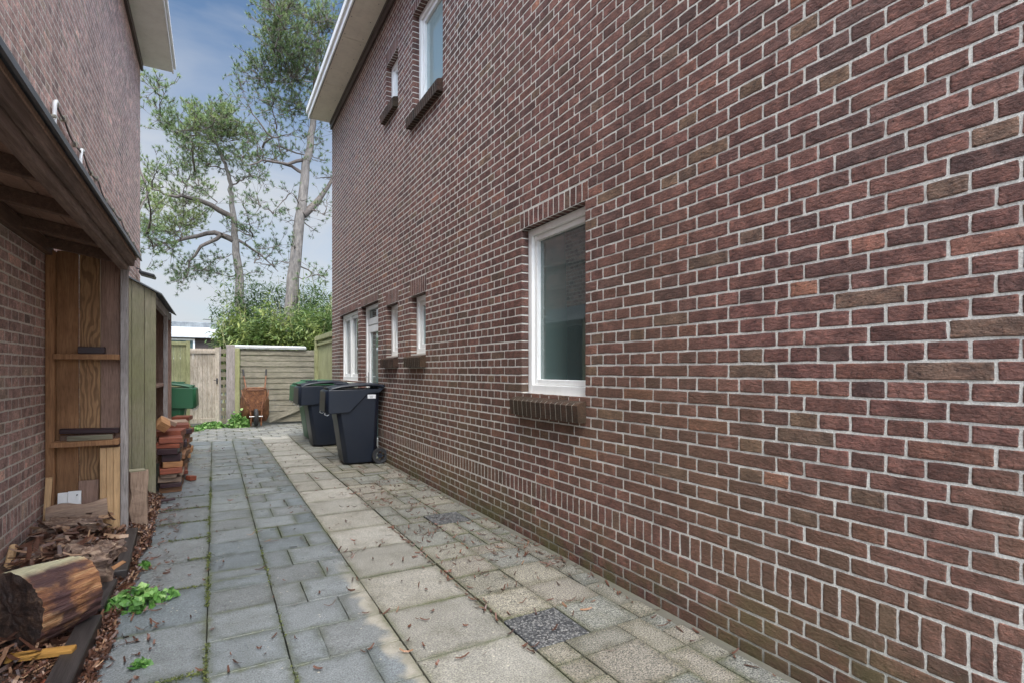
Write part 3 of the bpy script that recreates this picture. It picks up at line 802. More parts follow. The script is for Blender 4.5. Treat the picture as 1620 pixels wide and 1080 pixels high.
# dead bark and leaf litter
def chip(mb, p, L, wdt, curl, a, pitch, roll, c):
    Mx = euler(roll, pitch, a); vs = []
    for i in range(4):
        t_ = i / 3 - .5; wv = wdt * (1 - 1.2 * t_ * t_) * .5
        zz = curl * (t_ * t_) * L
        vs.append(Mx @ Vector((t_ * L, -wv, zz)) + Vector(p)); vs.append(Mx @ Vector((t_ * L, wv, zz + .25 * wdt)) + Vector(p))
    mb.add(vs, [(0, 2, 3, 1), (2, 4, 5, 3), (4, 6, 7, 5)], (1, 1, 1, c))
mb = MB(); rl = random.Random(11)
for i in range(9500):
    y = rl.uniform(1.6, 6.1); edge = -.40 + .06 * mnoise.noise(Vector((y * 2.3, 1, 0)))
    if y > 4.9: edge = -.42
    x = edge - abs(rl.gauss(0, .16))
    if x < -.98: continue
    if -.548 < x < -.452 and y < 4.72 and not (3.10 < y < 3.22 or 3.62 < y < 3.74): continue
    z = max(zsoil(x, y), 0.0) + rl.uniform(.004, .032)
    chip(mb, (x, y, z), rl.uniform(.02, .06), rl.uniform(.005, .014), rl.uniform(-.2, 1.1), rl.uniform(0, 6.3), rl.gauss(0, .5), rl.gauss(0, .7), min(1, abs(rl.gauss(.4, .33))))
for i in range(420):
    y = rl.uniform(2.0, 4.7); x = rl.uniform(-.95, -.44); z = max(zsoil(x, y), 0) + rl.uniform(.02, .05)
    if -.57 < x < -.44 and y < 4.72: continue
    chip(mb, (x, y, z), rl.uniform(.06, .14), rl.uniform(.012, .03), rl.uniform(-.1, .5), rl.uniform(0, 6.3), rl.gauss(0, .35), rl.gauss(0, .5), min(1, abs(rl.gauss(.5, .35))))
for i in range(160):
    y = rl.uniform(3.45, 4.65); x = rl.uniform(-.96, -.58); chip(mb, (x, y, .20 + rl.uniform(.02, .07)), rl.uniform(.04, .12), rl.uniform(.01, .025), rl.uniform(0, .6), rl.uniform(0, 6.3), rl.gauss(0, .3), rl.gauss(0, .5), min(1, abs(rl.gauss(.5, .3))))
tag(mb.build('bark_litter', M['litter']), 'dark red brown bark chips and dead leaves heaped along the wood shelter', 'leaf litter', kind='stuff')
mb = MB()
def scat(n, fx, fy, sx=1):
    for i in range(n):
        x, y = fx(), fy(); chip(mb, (x, y, .006 + rl.uniform(0, .004)), rl.uniform(.018, .065) * sx, rl.uniform(.005, .012) * sx, rl.uniform(0, 1.3), rl.uniform(0, 6.3), rl.gauss(0, .1), rl.gauss(0, .3), abs(rl.gauss(.3, .2)))
scat(260, lambda: rl.uniform(-.40, -.2) - abs(rl.gauss(0, .05)), lambda: rl.uniform(2.2, 6.2))
scat(190, lambda: rl.uniform(-.4, .74), lambda: rl.uniform(2.2, 10))
scat(150, lambda: rl.uniform(.74, 1.24), lambda: rl.uniform(2, 10))
def clump_pt():
    return rl.choice([(1.5, 4.9), (1.65, 5.5), (1.4, 4.4), (1.75, 2.9), (1.6, 3.6), (1.85, 5.8), (1.3, 3.0)])
for i in range(460):
    cx_, cy_ = clump_pt(); x = min(1.96, max(1.2, rl.gauss(cx_, .2))); y = rl.gauss(cy_, .55)
    if y < 1: continue
    chip(mb, (x, y, .007), rl.uniform(.025, .075), rl.uniform(.005, .011), rl.uniform(0, 1.3), rl.uniform(0, 6.3), rl.gauss(0, .1), rl.gauss(0, .3), abs(rl.gauss(.3, .2)))
scat(120, lambda: 1.95 - abs(rl.gauss(0, .04)), lambda: rl.uniform(1, 9))
tag(mb.build('fallen_leaves', M['litter']), 'small curled brown leaves and twigs strewn over the paving', 'leaves', kind='stuff')
# moss lines in joints
mb = MB()
for i in range(5200):
    t_ = rl.random()
    if t_ < .45: x = -.028 + rl.gauss(0, .007); y = rl.uniform(1.8, 7)
    elif t_ < .75: x = rl.uniform(-.45, -.03); y = -1.045 + .505 * rl.randint(6, 14) + rl.gauss(0, .012); x = -.03 - abs(rl.gauss(0, .22))
    elif t_ < .85: x = .284 + rl.gauss(0, .006); y = rl.uniform(1.9, 5)
    else: x = 1.965 + rl.gauss(0, .012); y = rl.uniform(1, 8)
    if mnoise.noise(Vector((x * 3, y * 2.2, 5))) < -.02 or x < -.5: continue
    a_ = rl.uniform(0, 6.3); s_ = rl.uniform(.003, .008); h_ = rl.uniform(.002, .007)
    mb.add([(x + s_ * math.cos(a_), y + s_ * math.sin(a_), -.001), (x + s_ * math.cos(a_ + 2.1), y + s_ * math.sin(a_ + 2.1), .0), (x + s_ * math.cos(a_ + 4.2), y + s_ * math.sin(a_ + 4.2), h_)], [(0, 1, 2)], (1, 1, 1, rl.random()))
M['moss'] = leaf_mat('moss', (.04, .06, .015), (.10, .12, .03), (.2, .22, .06), .2, .9)
tag(mb.build('moss', M['moss']), 'green moss growing in the joints between the slabs', 'moss', kind='stuff')

# ------------------------------------------------------------------ wood shelter (open lean-to on the left)
YP = 4.72
sh = thing('wood_shelter', 'open lean-to of brown boards with grey post, shelves and sheet roof against the left wall', 'shelter', (0, 0, 0))
m = MB(); m.box((-.562, YP, 1.0), (.045, .05, 1.94), ch=.003); m.build('post', M['wood_greyz'], sh)
m = MB(); m.box((-.562, 1.25, 1.0), (.045, .05, 1.94), ch=.003); m.build('post', M['wood_greyz'], sh)
m = MB(); m.box((-.972, YP - .01, 1.05), (.05, .045, 1.98), ch=.003); m.build('stud', M['wood_brown'], sh)
m = MB(); m.box((-.566, (YP + 1.2) / 2 + .02, 2.01), (.05, YP - 1.2 + .12, .13), ch=.004); m.build('beam', M['wood_beam'], sh)
xb_ = [-.946, -.826, -.705, -.584]
for i in range(3):
    m = MB(); m.box(((xb_[i] + xb_[i + 1]) / 2, YP + .03 + .004 * (i % 2), 1.06), (.117, .02, 1.98), ch=.002)
    m.build('board', M[('wood_brown', 'wood_ring', 'wood_redbrown')[i]], sh)
m = MB(); m.box((-.965, YP + .036, 1.06), (.05, .02, 1.96), ch=.002); m.build('board', M['wood_brown'], sh)
m = MB(); m.box((-.767, YP - .035, 1.317), (.365, .10, .038), ch=.003); m.build('shelf', M['wood_brown'], sh)
m = MB(); m.box((-.767, YP - .05, .72), (.37, .13, .036), ch=.003); m.build('shelf', M['wood_brown'], sh)
# roof: boards, rafters, felt edge
def roofz(x): return 2.145 + (x - XL) * (-.18)
ang = math.atan(.18)
m = MB()
for i in range(4):
    xa = XL + .01 + i * .125; m.box((xa + .06, 2.98, roofz(xa + .06) - .012), (.118, 3.62, .02), rot=Matrix.Rotation(ang, 3, 'Y'), ch=.002)
m.build('roof_boards', M['wood_redbrown'], sh)
for yy in (1.5, 2.15, 2.8, 3.4, 4.05, 4.62):
    m = MB(); m.box((-.79, yy, roofz(-.79) - .058), (.40, .045, .07), rot=Matrix.Rotation(ang, 3, 'Y'), ch=.003); m.build('rafter', M['wood_dark'], sh)
m = MB(); m.box((-.978, 2.98, 2.05), (.04, 3.5, .09), ch=.003); m.build('ledger', M['wood_dark'], sh)
m = MB(); m.prism([(XL + .003, 2.165), (-.49, roofz(-.49) + .018), (-.472, roofz(-.49) + .016), (-.466, roofz(-.49) - .018), (-.476, roofz(-.49) - .018), (-.484, roofz(-.49) + .004), (XL + .003, 2.147)], 1.15, YP + .1)
m.build('roof_sheet', M['zinc'], sh)
m = MB(); m.prism([(-.536, 1.985), (-.536, 2.055), (-.510, 2.055), (-.502, 2.035), (-.512, 1.985)], 1.2, YP + .05); m.build('fascia', M['wood_beam'], sh)

def tplank(name, label, cat, c, d, rot, mat, ch=.003, group=None):
    m = MB(); m.box((0, 0, 0), d, ch=ch); o = m.build(name, mat); o.location = c; o.rotation_euler = rot; tag(o, label, cat, group); return o
tplank('wood_block', 'dark red brick-sized block of wood lying on the upper shelf of the shelter', 'wood block', (-.742, YP - .04, 1.362), (.15, .07, .048), (0, 0, .05), M['pile_dark'])
tplank('dark_strip', 'dark brown wooden strip lying at the back of the lower shelf', 'wood strip', (-.755, YP - .02, .80), (.33, .05, .035), (0, .03, 0), M['pile_dark'])
tplank('dark_strip', 'thin blackish slat below another dark strip on the lower shelf', 'wood strip', (-.77, YP - .015, .758), (.30, .03, .04), (0, 0, 0), M['wood_dark'])
tplank('grey_lath', 'pale grey weathered lath on the front edge of the lower shelf', 'lath', (-.745, YP - .085, .757), (.25, .025, .034), (0, .0, .0), M['wood_greyx'])
pp = thing('pale_board', 'pale yellowish sawn board standing upright against the grey post', 'board', (-.638, YP - .06, .10)); 
m = MB()
for i in range(3): m.box((-.038 + i * .038, 0, .29), (.037, .022, .58), ch=.002)
m.build('board_face', M['wood_pale'], pp); m = MB(); m.box((0, -.004, -.02), (.115, .03, .035), ch=.003); m.build('bottom_batten', M['wood_pale'], pp)
wp = thing('white_tile', 'white glossy panel in two pieces standing in the bottom of the shelter', 'panel', (-.862, YP - .10, .22))
m = MB(); m.box((-.03, 0, .09), (.052, .012, .17), rot=euler(-.1, 0, 0), ch=.002); m.box((.034, 0, .092), (.072, .012, .175), rot=euler(-.1, 0, 0), ch=.002); m.build('panel_face', M['white'], wp)
m = MB(); m.tube([(.05, -.02, .155), (.05, -.004, .155)], .004, 8); m.build('hole', M['lamp_black'], wp)
tplank('brown_board', 'small dark brown board leaning beside the white panel', 'board', (-.76, YP - .06, .33), (.11, .02, .26), (-.12, 0, 0), M['wood_redbrown'])
tplank('split_stake', 'pale split stake leaning against the left brick wall', 'stake', (-.965, YP - .13, .33), (.035, .035, .36), (.05, .05, .2), M['wood_pale'])
tplank('orange_plank', 'orange yellow plank lying on the litter in the bottom left corner', 'plank', (-.70, 2.80, .085), (.42, .045, .022), (.06, .0, -.20), M['plank_orange'])

def lumpy(name, label, cat, loc, size, rot, mat, amp=.2, fr=3.0, parent=None, seg=(28, 18), seed=0, flat=0):
    m = MB(); vs = []; fs = []; nu, nv = seg
    for j in range(nv + 1):
        th = math.pi * j / nv
        for i in range(nu):
            ph = 2 * math.pi * i / nu
            v = Vector((math.sin(th) * math.cos(ph), math.sin(th) * math.sin(ph), math.cos(th)))
            v = Vector([math.copysign(abs(k) ** .7, k) for k in v])
            r = 1 + amp * (mnoise.noise(v * fr + Vector((seed, 0, 0))) + .5 * mnoise.noise(v * fr * 2.7 + Vector((0, seed, 0))))
            v = v * r
            vs.append((v.x * size[0] / 2, v.y * size[1] / 2, v.z * size[2] / 2))
    for j in range(nv):
        for i in range(nu):
            i2 = (i + 1) % nu; fs.append((j * nu + i, (j + 1) * nu + i, (j + 1) * nu + i2, j * nu + i2))
    m.add(vs, fs); o = m.build(name, mat, parent, smooth='auto'); o.location = loc; o.rotation_euler = rot
    if label: tag(o, label, cat)
    return o
# big log
lg = thing('cut_log', 'thick wet log lying on its side with dark rotten end and pale top', 'log', (-.645, 3.06, .205), R(90 - 41.8))
def make_log(parent, L=.27, r0=.168, r1=.150):
    m = MB(); nu, nv = 120, 34; vs = []; fs = []
    for j in range(nv + 1):
        t_ = j / nv; x = -L / 2 + L * t_
        for i in range(nu):
            a_ = 2 * math.pi * i / nu
            r = r0 + (r1 - r0) * t_
            r *= 1 + .05 * mnoise.noise(Vector((math.cos(a_) * 1.5, math.sin(a_) * 1.5, t_))) + .035 * mnoise.noise(Vector((math.cos(a_) * 9, math.sin(a_) * 9, t_ * 1.2))) + .015 * mnoise.noise(Vector((math.cos(a_) * 26, math.sin(a_) * 26, t_ * 5)))
            r *= 1 - .05 * (1 - abs(mnoise.noise(Vector((math.cos(a_) * 7, math.sin(a_) * 7, t_ * 1.5 + 3))) * 3)) * (1 if math.sin(a_) < .75 else .2) - .02 * abs(mnoise.noise(Vector((math.cos(a_) * 16, math.sin(a_) * 16, t_ * 2.5))))
            ex_ = .012 * mnoise.noise(Vector((math.cos(a_) * 3, math.sin(a_) * 3, 7))) * (2 * t_ - 1)
            vs.append((x + ex_, r * math.cos(a_), r * math.sin(a_)))
    for j in range(nv):
        for i in range(nu):
            i2 = (i + 1) % nu; fs.append((j * nu + i, j * nu + i2, (j + 1) * nu + i2, (j + 1) * nu + i))
    m.add(vs, fs); m.build('bark_side', M['log'], parent, smooth=True)
    for e, j in ((-1, 0), (1, nv)):
        m = MB(); ring = [Vector(vs[j * nu + i]) for i in range(nu)]; c_ = sum(ring, Vector()) / nu; V2 = []
        K = 9
        for k in range(K + 1):
            for i in range(nu):
                ph_ = 2 * math.pi * i / nu; rm_ = (r0 if e < 0 else r1) * .97
                p = c_.lerp(ring[i], k / K) if k >= K - 1 else Vector((c_.x, c_.y + rm_ * k / K * math.cos(ph_), c_.z + rm_ * k / K * math.sin(ph_))); d_ = .010 * mnoise.noise(Vector((p.y * 14, p.z * 14, e))) + .008 * mnoise.noise(Vector((p.y * 60, p.z * 60, e)))
                V2.append((p.x + e * (.004 + (d_ if k < K else 0)) - (0 if k < K else e * .004), p.y, p.z))
        F2 = []
        for k in range(K):
            for i in range(nu):
                i2 = (i + 1) % nu; f = (k * nu + i, (k + 1) * nu + i, (k + 1) * nu + i2, k * nu + i2); F2.append(f if e > 0 else f[::-1])
        m.add(V2, F2); m.build('cut_end', M['log_end'], parent, smooth=True)
make_log(lg)
lumpy('rotten_stump', 'dark crumbling stump piece lying behind the big log', 'stump', (-.62, 3.60, .14), (.24, .26, .24), (0, .2, .6), M['rot'], .35, 2.5, seed=3)
lumpy('rotten_chunk', 'grey brown flat chunk of rotten wood between stump and shelter', 'wood chunk', (-.80, 4.02, .17), (.30, .30, .09), (.1, -.1, .4), M['rot'], .4, 3, seed=5)
lumpy('rotten_chunk', 'crumbling brown slab of wood at the foot of the upright boards', 'wood chunk', (-.80, 4.40, .22), (.32, .22, .09), (0, .1, .2), M['rot'], .4, 3, seed=8)
lumpy('rotten_chunk', 'small split lump of wood right of the dark stump', 'wood chunk', (-.60, 4.10, .10), (.18, .26, .10), (0, .1, -.5), M['rot'], .4, 3, seed=12)
def wedge(name, label, c, L, wd, ht, rot, mat, seed=0, cat='firewood', group=None):
    m = MB(); vs = []; fs = []; n_ = 9; prof = [(-.5, -.3), (.5, -.35), (.42, .0), (.1, .5), (-.35, .4)]
    for j in range(n_):
        x = -L / 2 + L * j / (n_ - 1)
        for k, (p, q) in enumerate(prof):
            d_ = .12 * mnoise.noise(Vector((x * 9, k * 3.1, seed)))
            vs.append((x + (.02 * mnoise.noise(Vector((k * 2., seed, j)))), (p + d_) * wd, (q + d_) * ht))
    k5 = len(prof)
    for j in range(n_ - 1):
        for k in range(k5):
            k2 = (k + 1) % k5; fs.append((j * k5 + k, (j + 1) * k5 + k, (j + 1) * k5 + k2, j * k5 + k2))
    fs.append(tuple(range(k5))); fs.append(tuple((n_ - 1) * k5 + k for k in range(k5 - 1, -1, -1)))
    fs = [f[::-1] for f in fs]
    m.add(vs, fs); o = m.build(name, mat); o.location = c; o.rotation_euler = rot; tag(o, label, cat, group); return o
wedge('split_log', 'pale split log lying in front of the white panel', (-.80, 4.56, .26), .32, .14, .14, (.2, -.05, .15), M['pile_pale'], 1)
wedge('split_log', 'long brown split log lying beside the left wall behind the big log', (-.84, 3.62, .14), .5, .13, .11, (.3, 0, .55), M['pile_brown'], 2)
wedge('split_log', 'thin yellowish splinter of wood on the litter right of the stump', (-.53, 3.75, .07), .30, .05, .05, (.3, 0, 1.2), M['pile_orange'], 6)
m = MB(); pts = [(-.94, 3.62, .06), (-.965, 3.8, .14), (-.975, 3.95, .24)]; m.tube(pts, [.022, .021, .019], 10); tag(m.build('round_stick', M['wood_pale'], smooth='auto'), 'short round barkless stick leaning against the left wall', 'stick')
m = MB()
mlog = wedge('mossy_log', 'upright split log with mossy cut top standing behind the grey post', (-.52, 4.98, .22), .46, .13, .16, (0, R(90), .3), M['pile_pale'], 9)
m = MB(); m.box((0, 0, 0), (.012, .09, .11), ch=.004); ms = m.build('mossy_top', M['wood_mossz'], mlog); ms.location = (-.235, 0, 0)
# edging boards
def edging(label, p, q, wd=.06, h=.07, z=.045):
    p = Vector(p); q = Vector(q); L = (q - p).length; c = (p + q) / 2; a_ = math.atan2(q.y - p.y, q.x - p.x)
    m = MB(); m.box((0, 0, 0), (L, wd, h), ch=.004); o = m.build('edging_board', M['black_board']); o.location = (c.x, c.y, z); o.rotation_euler = (.05, 0, a_); tag(o, label, 'edging board', 'black edging boards along the litter')
edging('long black edging board in front, beside the big log', (-.50, 2.0), (-.50, 3.12), .085)
edging('short loose black board just left of the green weed', (-.495, 3.22), (-.49, 3.60), .06, .03, .07)
edging('farthest black edging board running up to the grey post', (-.465, 3.74), (-.515, 4.72), .065)
tplank('red_board', 'dark red painted board end at the bottom edge near the black edging', 'board', (-.60, 2.55, .05), (.25, .06, .03), (0, 0, .3), M['pile_red'])

# ------------------------------------------------------------------ second shed with mossy side
sp_ = thing('log_store', 'narrow open log store with mossy green side boards beyond the first shelter', 'shed')
YS, YE2 = 6.22, 8.42
m = MB()
m.prism([(-.683, 0), (-.683, 2.085), (-.585, 2.03), (-.585, 0)], YS, YS + .022); m.build('side_board', M['wood_mossz'], sp_)
m = MB(); m.prism([(-.581, 0), (-.581, 2.03), (-.492, 1.975), (-.492, 0)], YS, YS + .022); m.build('side_board', M['wood_mossz'], sp_)
m = MB(); m.prism([(-.998, 0), (-.998, 2.26), (-.687, 2.087), (-.687, 0)], YS + .003, YS + .022); m.build('side_board', M['wood_mossz'], sp_)
m = MB(); m.prism([(-.998, 0), (-.998, 2.26), (-.492, 1.975), (-.492, 0)], YE2 - .02, YE2); m.build('side_board', M['wood_redbrown'], sp_)
m = MB(); m.box((-.515, YS + 1.55, .95), (.045, .07, 1.88), ch=.003); m.build('post', M['wood_greyz'], sp_)
m = MB(); m.box((-.515, YE2 - .06, .95), (.045, .07, 1.88), ch=.003); m.build('post', M['wood_redbrown'], sp_)
m = MB(); m.box((-.52, (YS + YE2) / 2 + .02, 1.925), (.04, YE2 - YS - .06, .09), ch=.003); m.build('beam', M['wood_greyz'], sp_)
m = MB(); m.box((-.74, (YS + YE2) / 2, 1.05), (.42, YE2 - YS - .07, .03), ch=.003); m.build('shelf', M['wood_redbrown'], sp_)
m = MB(); m.box((-.97, (YS + YE2) / 2, 1.0), (.02, YE2 - YS - .07, 2.0)); m.build('back_panel', M['wood_dark'], sp_)
m = MB(); m.prism([(-.998, 2.285), (-.998, 2.268), (-.44, 1.955), (-.44, 1.968)], YS - .05, YE2 + .06); m.build('roof_sheet', M['lead'], sp_)

# wood pile
rp_ = random.Random(21); kinds = ['red', 'brown', 'dark', 'pale', 'orange', 'red', 'brown']
names = {'red': 'dark red painted', 'brown': 'brown', 'dark': 'plum black painted', 'pale': 'pale sawn', 'orange': 'orange brown'}
def pile_piece(c, d, rot, kind, label):
    m = MB(); m.box((0, 0, 0), d, ch=.003); o = m.build('timber_offcut', M['pile_' + kind]); o.location = c; o.rotation_euler = rot
    tag(o, label, 'timber offcut', 'sawn timber offcuts stacked in front of the log store')
zz = .0; row = 0
ord_ = ['bottom', 'second', 'third', 'fourth', 'fifth', 'sixth', 'seventh', 'eighth', 'ninth', 'tenth', 'eleventh', 'top']
layers = [('brown', .055, .19), ('dark', .045, .18), ('pale', .05, .2), ('pale', .045, .14), ('red', .055, .19), ('orange', .06, .17), ('dark', .075, .16), ('dark', .06, .17), ('red', .05, .22), ('red', .06, .2)]
for ci, yy in enumerate((6.40, 6.72, 7.15, 7.6, 8.1, 8.55)):
    z = 0.0
    for li, (kd, hh_, wd_) in enumerate(layers):
        k_ = kd if ci == 0 else rp_.choice(kinds)
        hh2 = hh_ if ci == 0 else rp_.uniform(.045, .07)
        w2 = (wd_ if ci == 0 else rp_.uniform(.16, .24)); dd_ = rp_.uniform(.26, .38) if ci else rp_.uniform(.16, .26)
        xx = -.385 + rp_.uniform(-.018, .018)
        where = ['nearest stack', 'second stack from the front', 'third stack from the front', 'fourth stack from the front', 'fifth stack from the front', 'farthest stack'][ci]
        pile_piece((xx, yy + rp_.uniform(-.02, .02), z + hh2 / 2), (w2, dd_, hh2 - .004), (0, rp_.gauss(0, .02), rp_.gauss(0, .10)), k_,
                   f'{names[k_]} timber offcut, {ord_[li]} in the {where} of the pile')
        z += hh2
        if z > .64 - .01 * ci: break
pile_piece((-.45, 6.42, .68), (.10, .13, .09), (.5, .6, .4), 'orange', 'orange brown block tipped on top of the pile against the mossy board')
pile_piece((-.41, 6.55, .70), (.16, .05, .04), (.3, .5, .2), 'pale', 'pale stick tilted down across the top of the pile')
pile_piece((-.22, 6.9, .03), (.07, .09, .05), (0, .1, .6), 'red', 'small reddish block fallen on the paving beside the pile')
tplank('fallen_strip', 'dark strip of wood lying on the ground before the pile', 'wood strip', (-.42, 5.82, .03), (.22, .04, .02), (0, 0, .25), M['pile_dark'])

# ------------------------------------------------------------------ wheelie bins
def bin_meshes(root, mat, sticker=False):
    # body
    m = MB(); secs = [(.02, -.14, .25, .225), (.05, -.155, .27, .235), (.55, -.225, .285, .255), (.93, -.29, .30, .272)]
    def ring(z, xa, xb, hy, c=.035):
        return [(xa + c, -hy, z), (xb - c, -hy, z), (xb, -hy + c, z), (xb, hy - c, z), (xb - c, hy, z), (xa + c, hy, z), (xa, hy - c, z), (xa, -hy + c, z)]
    vs = []; fs = []
    for s_ in secs: vs += ring(*s_, c=.05)
    for j in range(len(secs) - 1):
        for i in range(8):
            i2 = (i + 1) % 8; fs.append((j * 8 + i, j * 8 + i2, (j + 1) * 8 + i2, (j + 1) * 8 + i))
    fs.append(tuple(range(7, -1, -1))); fs.append(tuple(24 + k for k in range(8)))
    m.add(vs, fs); m.build('body', mat, root, smooth='auto', bevel=.008)
    # collar with the deep front chin
    m = MB(); prof = [(-.395, .70), (-.385, .955), (-.36, .975), (.30, .985), (.30, .935), (.14, .925), (-.09, .685), (-.36, .672)]
    n_ = len(prof); vs = []; hy = .288; cc = .045
    def xo_(p): return p
    ys = [(-hy, cc), (-hy + cc, 0), (hy - cc, 0), (hy, cc)]
    for y_, ins in ys:
        for p, q in prof: vs.append((max(p, -.395 + ins) if ins else p, y_, q))
    fs = []
    for j in range(3):
        for i in range(n_):
            i2 = (i + 1) % n_; fs.append((j * n_ + i, j * n_ + i2, (j + 1) * n_ + i2, (j + 1) * n_ + i))
    fs.append(tuple(range(n_ - 1, -1, -1))); fs.append(tuple(3 * n_ + k for k in range(n_)))
    m.add(vs, fs); o = m.build('collar', mat, root, smooth='auto', bevel=.007)
    bm_ = bmesh.new(); bm_.from_mesh(o.data); bmesh.ops.recalc_face_normals(bm_, faces=bm_.faces); bm_.to_mesh(o.data); bm_.free()
    # metal hook under the chin
    for hy_ in (-.22, .22):
        m = MB(); m.tube([(-.385, hy_, .69), (-.39, hy_, .665), (-.36, hy_, .65), (-.33, hy_, .668)], .006, 6); m.build('chin_hook', M['metal'], root)
    # lid
    m = MB(); xs = [-.34, -.30, -.20, -.05, .12, .28, .34]; zt = [.988, 1.012, 1.035, 1.052, 1.06, 1.052, 1.03]
    vs = []; fs = []; hy = .285; yy = [-1, -.94, -.6, 0, .6, .94, 1]
    for x, z_ in zip(xs, zt):
        for k in yy:
            drop = .022 if abs(k) == 1 else (.004 if abs(k) > .9 else (0 if abs(k) > .5 else -.006))
            vs.append((x, k * hy, z_ - drop))
    for x in (xs[0], xs[-1]): pass
    nyy = len(yy)
    for i in range(len(xs) - 1):
        for j in range(nyy - 1): fs.append((i * nyy + j, (i + 1) * nyy + j, (i + 1) * nyy + j + 1, i * nyy + j + 1))
    m.add(vs, fs)
    o = m.build('lid', mat, root, smooth='auto'); md = o.modifiers.new('s', 'SOLIDIFY'); md.thickness = .028; md.offset = -1
    md = o.modifiers.new('b', 'BEVEL'); md.width = .005; md.segments = 2; md.limit_method = 'ANGLE'
    m = MB(); m.box((-.315, 0, 1.0), (.07, .30, .022), ch=.006); m.box((-.16, .11, 1.05), (.13, .035, .02), ch=.006); m.box((-.16, -.11, 1.05), (.13, .035, .02), ch=.006); m.box((-.09, 0, 1.058), (.03, .24, .018), ch=.006)
    m.build('lid_grip', mat, o)
    # rear handle bar and brackets
    m = MB(); m.tube([(.345, -.27, 1.02), (.345, .27, 1.02)], .02, 12)
    for y_ in (-.24, 0, .24): m.prism([(.28, .93), (.28, 1.025), (.35, 1.035), (.36, 1.0), (.31, .95)], y_ - .02, y_ + .02)
    m.build('handle', mat, root, smooth='auto')
    m = MB(); m.tube([(.295, -.27, .105), (.295, .27, .105)], .011, 10); m.build('axle', M['metal'], root)
    for sy in (-1, 1):
        m = MB(); vs = []; 
        prof_ = [(.060, -.022), (.098, -.025), (.104, -.012), (.104, .012), (.098, .025), (.060, .022)]
        n_ = 32
        for a_ in range(n_):
            th = 2 * math.pi * a_ / n_
            for r_, t_ in prof_: vs.append((.295 + r_ * math.cos(th), sy * .283 + t_, .105 + r_ * math.sin(th)))
        fs = []
        for a_ in range(n_):
            b_ = (a_ + 1) % n_
            for k in range(6):
                k2 = (k + 1) % 6; fs.append((a_ * 6 + k, b_ * 6 + k, b_ * 6 + k2, a_ * 6 + k2))
        m.add(vs, fs); wh = m.build('wheel', M['rubber'], root, smooth='auto')
        h_ = MB(); h_.tube([(.295, sy * .283 - .014, .105), (.295, sy * .283 + .014, .105)], .026, 20)
        for k in range(6):
            th = k * math.pi / 3; h_.box((.295 + .042 * math.cos(th), sy * .283, .105 + .042 * math.sin(th)), (.045, .018, .012), rot=Matrix.Rotation(-th, 3, 'Y'), ch=.002)
        h_.build('hub', M['black_plastic'], wh)
    if sticker:
        m = MB(); m.box((.19, -.276, .885), (.105, .004, .052), ch=.001); st = m.build('sticker', M['label'], root)
        m = MB()
        for k, (L_, z_) in enumerate(((.05, .893), (.035, .882), (.045, .871))): m.box((.185, -.2785, z_), (L_, .001, .004))
        m.build('sticker_print', M['ink'], st)
b1 = thing('wheelie_bin', 'nearest black wheelie bin with a white sticker on its side', 'wheelie bin', (1.625, 7.24, 0), R(-2), 'wheelie bins'); bin_meshes(b1, M['black_plastic'], True)
b2 = thing('wheelie_bin', 'second black wheelie bin standing between the near one and the green one', 'wheelie bin', (1.545, 9.18, 0), R(1), 'wheelie bins'); bin_meshes(b2, M['black_plastic'])
b3 = thing('wheelie_bin', 'green wheelie bin half hidden behind the second black bin by the wall', 'wheelie bin', (1.60, 10.15, 0), R(3), 'wheelie bins'); bin_meshes(b3, M['green_plastic'])
b4 = thing('wheelie_bin', 'green wheelie bin standing alone on the left behind the timber pile', 'wheelie bin', (-.60, 9.25, 0), R(178), 'wheelie bins'); bin_meshes(b4, M['green_plastic'])

# ------------------------------------------------------------------ fences and gate
YF = 13.3
bf = thing('plank_fence', 'low fence of wide mossy horizontal planks at the end of the alley', 'fence', (0, YF, 0))
m = MB(); z = .04; k = 0
while z < 1.70:
    m.box((1.33, 0 + .006 * (k % 2), z + .062), (1.62, .022, .122), rot=euler(R(-6), 0, random.gauss(0, .002)), ch=.003); z += .128; k += 1
m.build('planks', M['wood_mossx'], bf)
m = MB(); m.box((.455, -.02, .87), (.10, .09, 1.70), ch=.005); m.build('post', M['fence_green'], bf)
m = MB(); m.box((2.12, -.02, .88), (.08, .08, 1.74), ch=.005); m.build('post', M['fence_green'], bf)
m = MB(); m.box((1.12, .04, 1.755), (1.56, .2, .05), rot=euler(R(12), 0, 0), ch=.004); m.build('cap', M['white_dirty'], bf)
tplank('loose_plank', 'loose plank leaning diagonally against the bottom of the plank fence', 'plank', (1.55, YF - .06, .28), (1.0, .02, .12), (-.1, R(-22), 0), M['wood_mossx'])
gp = tplank('gate_post', 'thick grey weathered post between the gate and the plank fence', 'post', (.325, YF - .02, .90), (.17, .12, 1.78), (0, 0, 0), M['wood_greyz'], .008)
lt = thing('lattice_strip', 'narrow ladder-like trellis strip between gate and grey post', 'trellis', (.17, YF, 0))
m = MB(); m.box((.10 - .0, 0, .9), (.02, .03, 1.7), ch=.002); m.box((-.045, 0, .9), (.03, .03, 1.7), ch=.002)
m.build('uprights', M['wood_greyz'], lt); m = MB()
for k in range(10): m.box((.022, .012, .12 + k * .17), (.13, .015, .10), ch=.002)
m.build('rungs', M['wood_greyx'], lt)
gt = thing('garden_gate', 'bleached wooden garden gate with vertical boards', 'gate', (-.18, YF, 0))
m = MB()
for k in range(6):
    x = -.25 + k * .088; m.box((x + .0, .01 + .003 * (k % 2), .90), (.084, .018, 1.60 + .0), ch=.002)
m.build('boards', M['wood_gate'], gt)
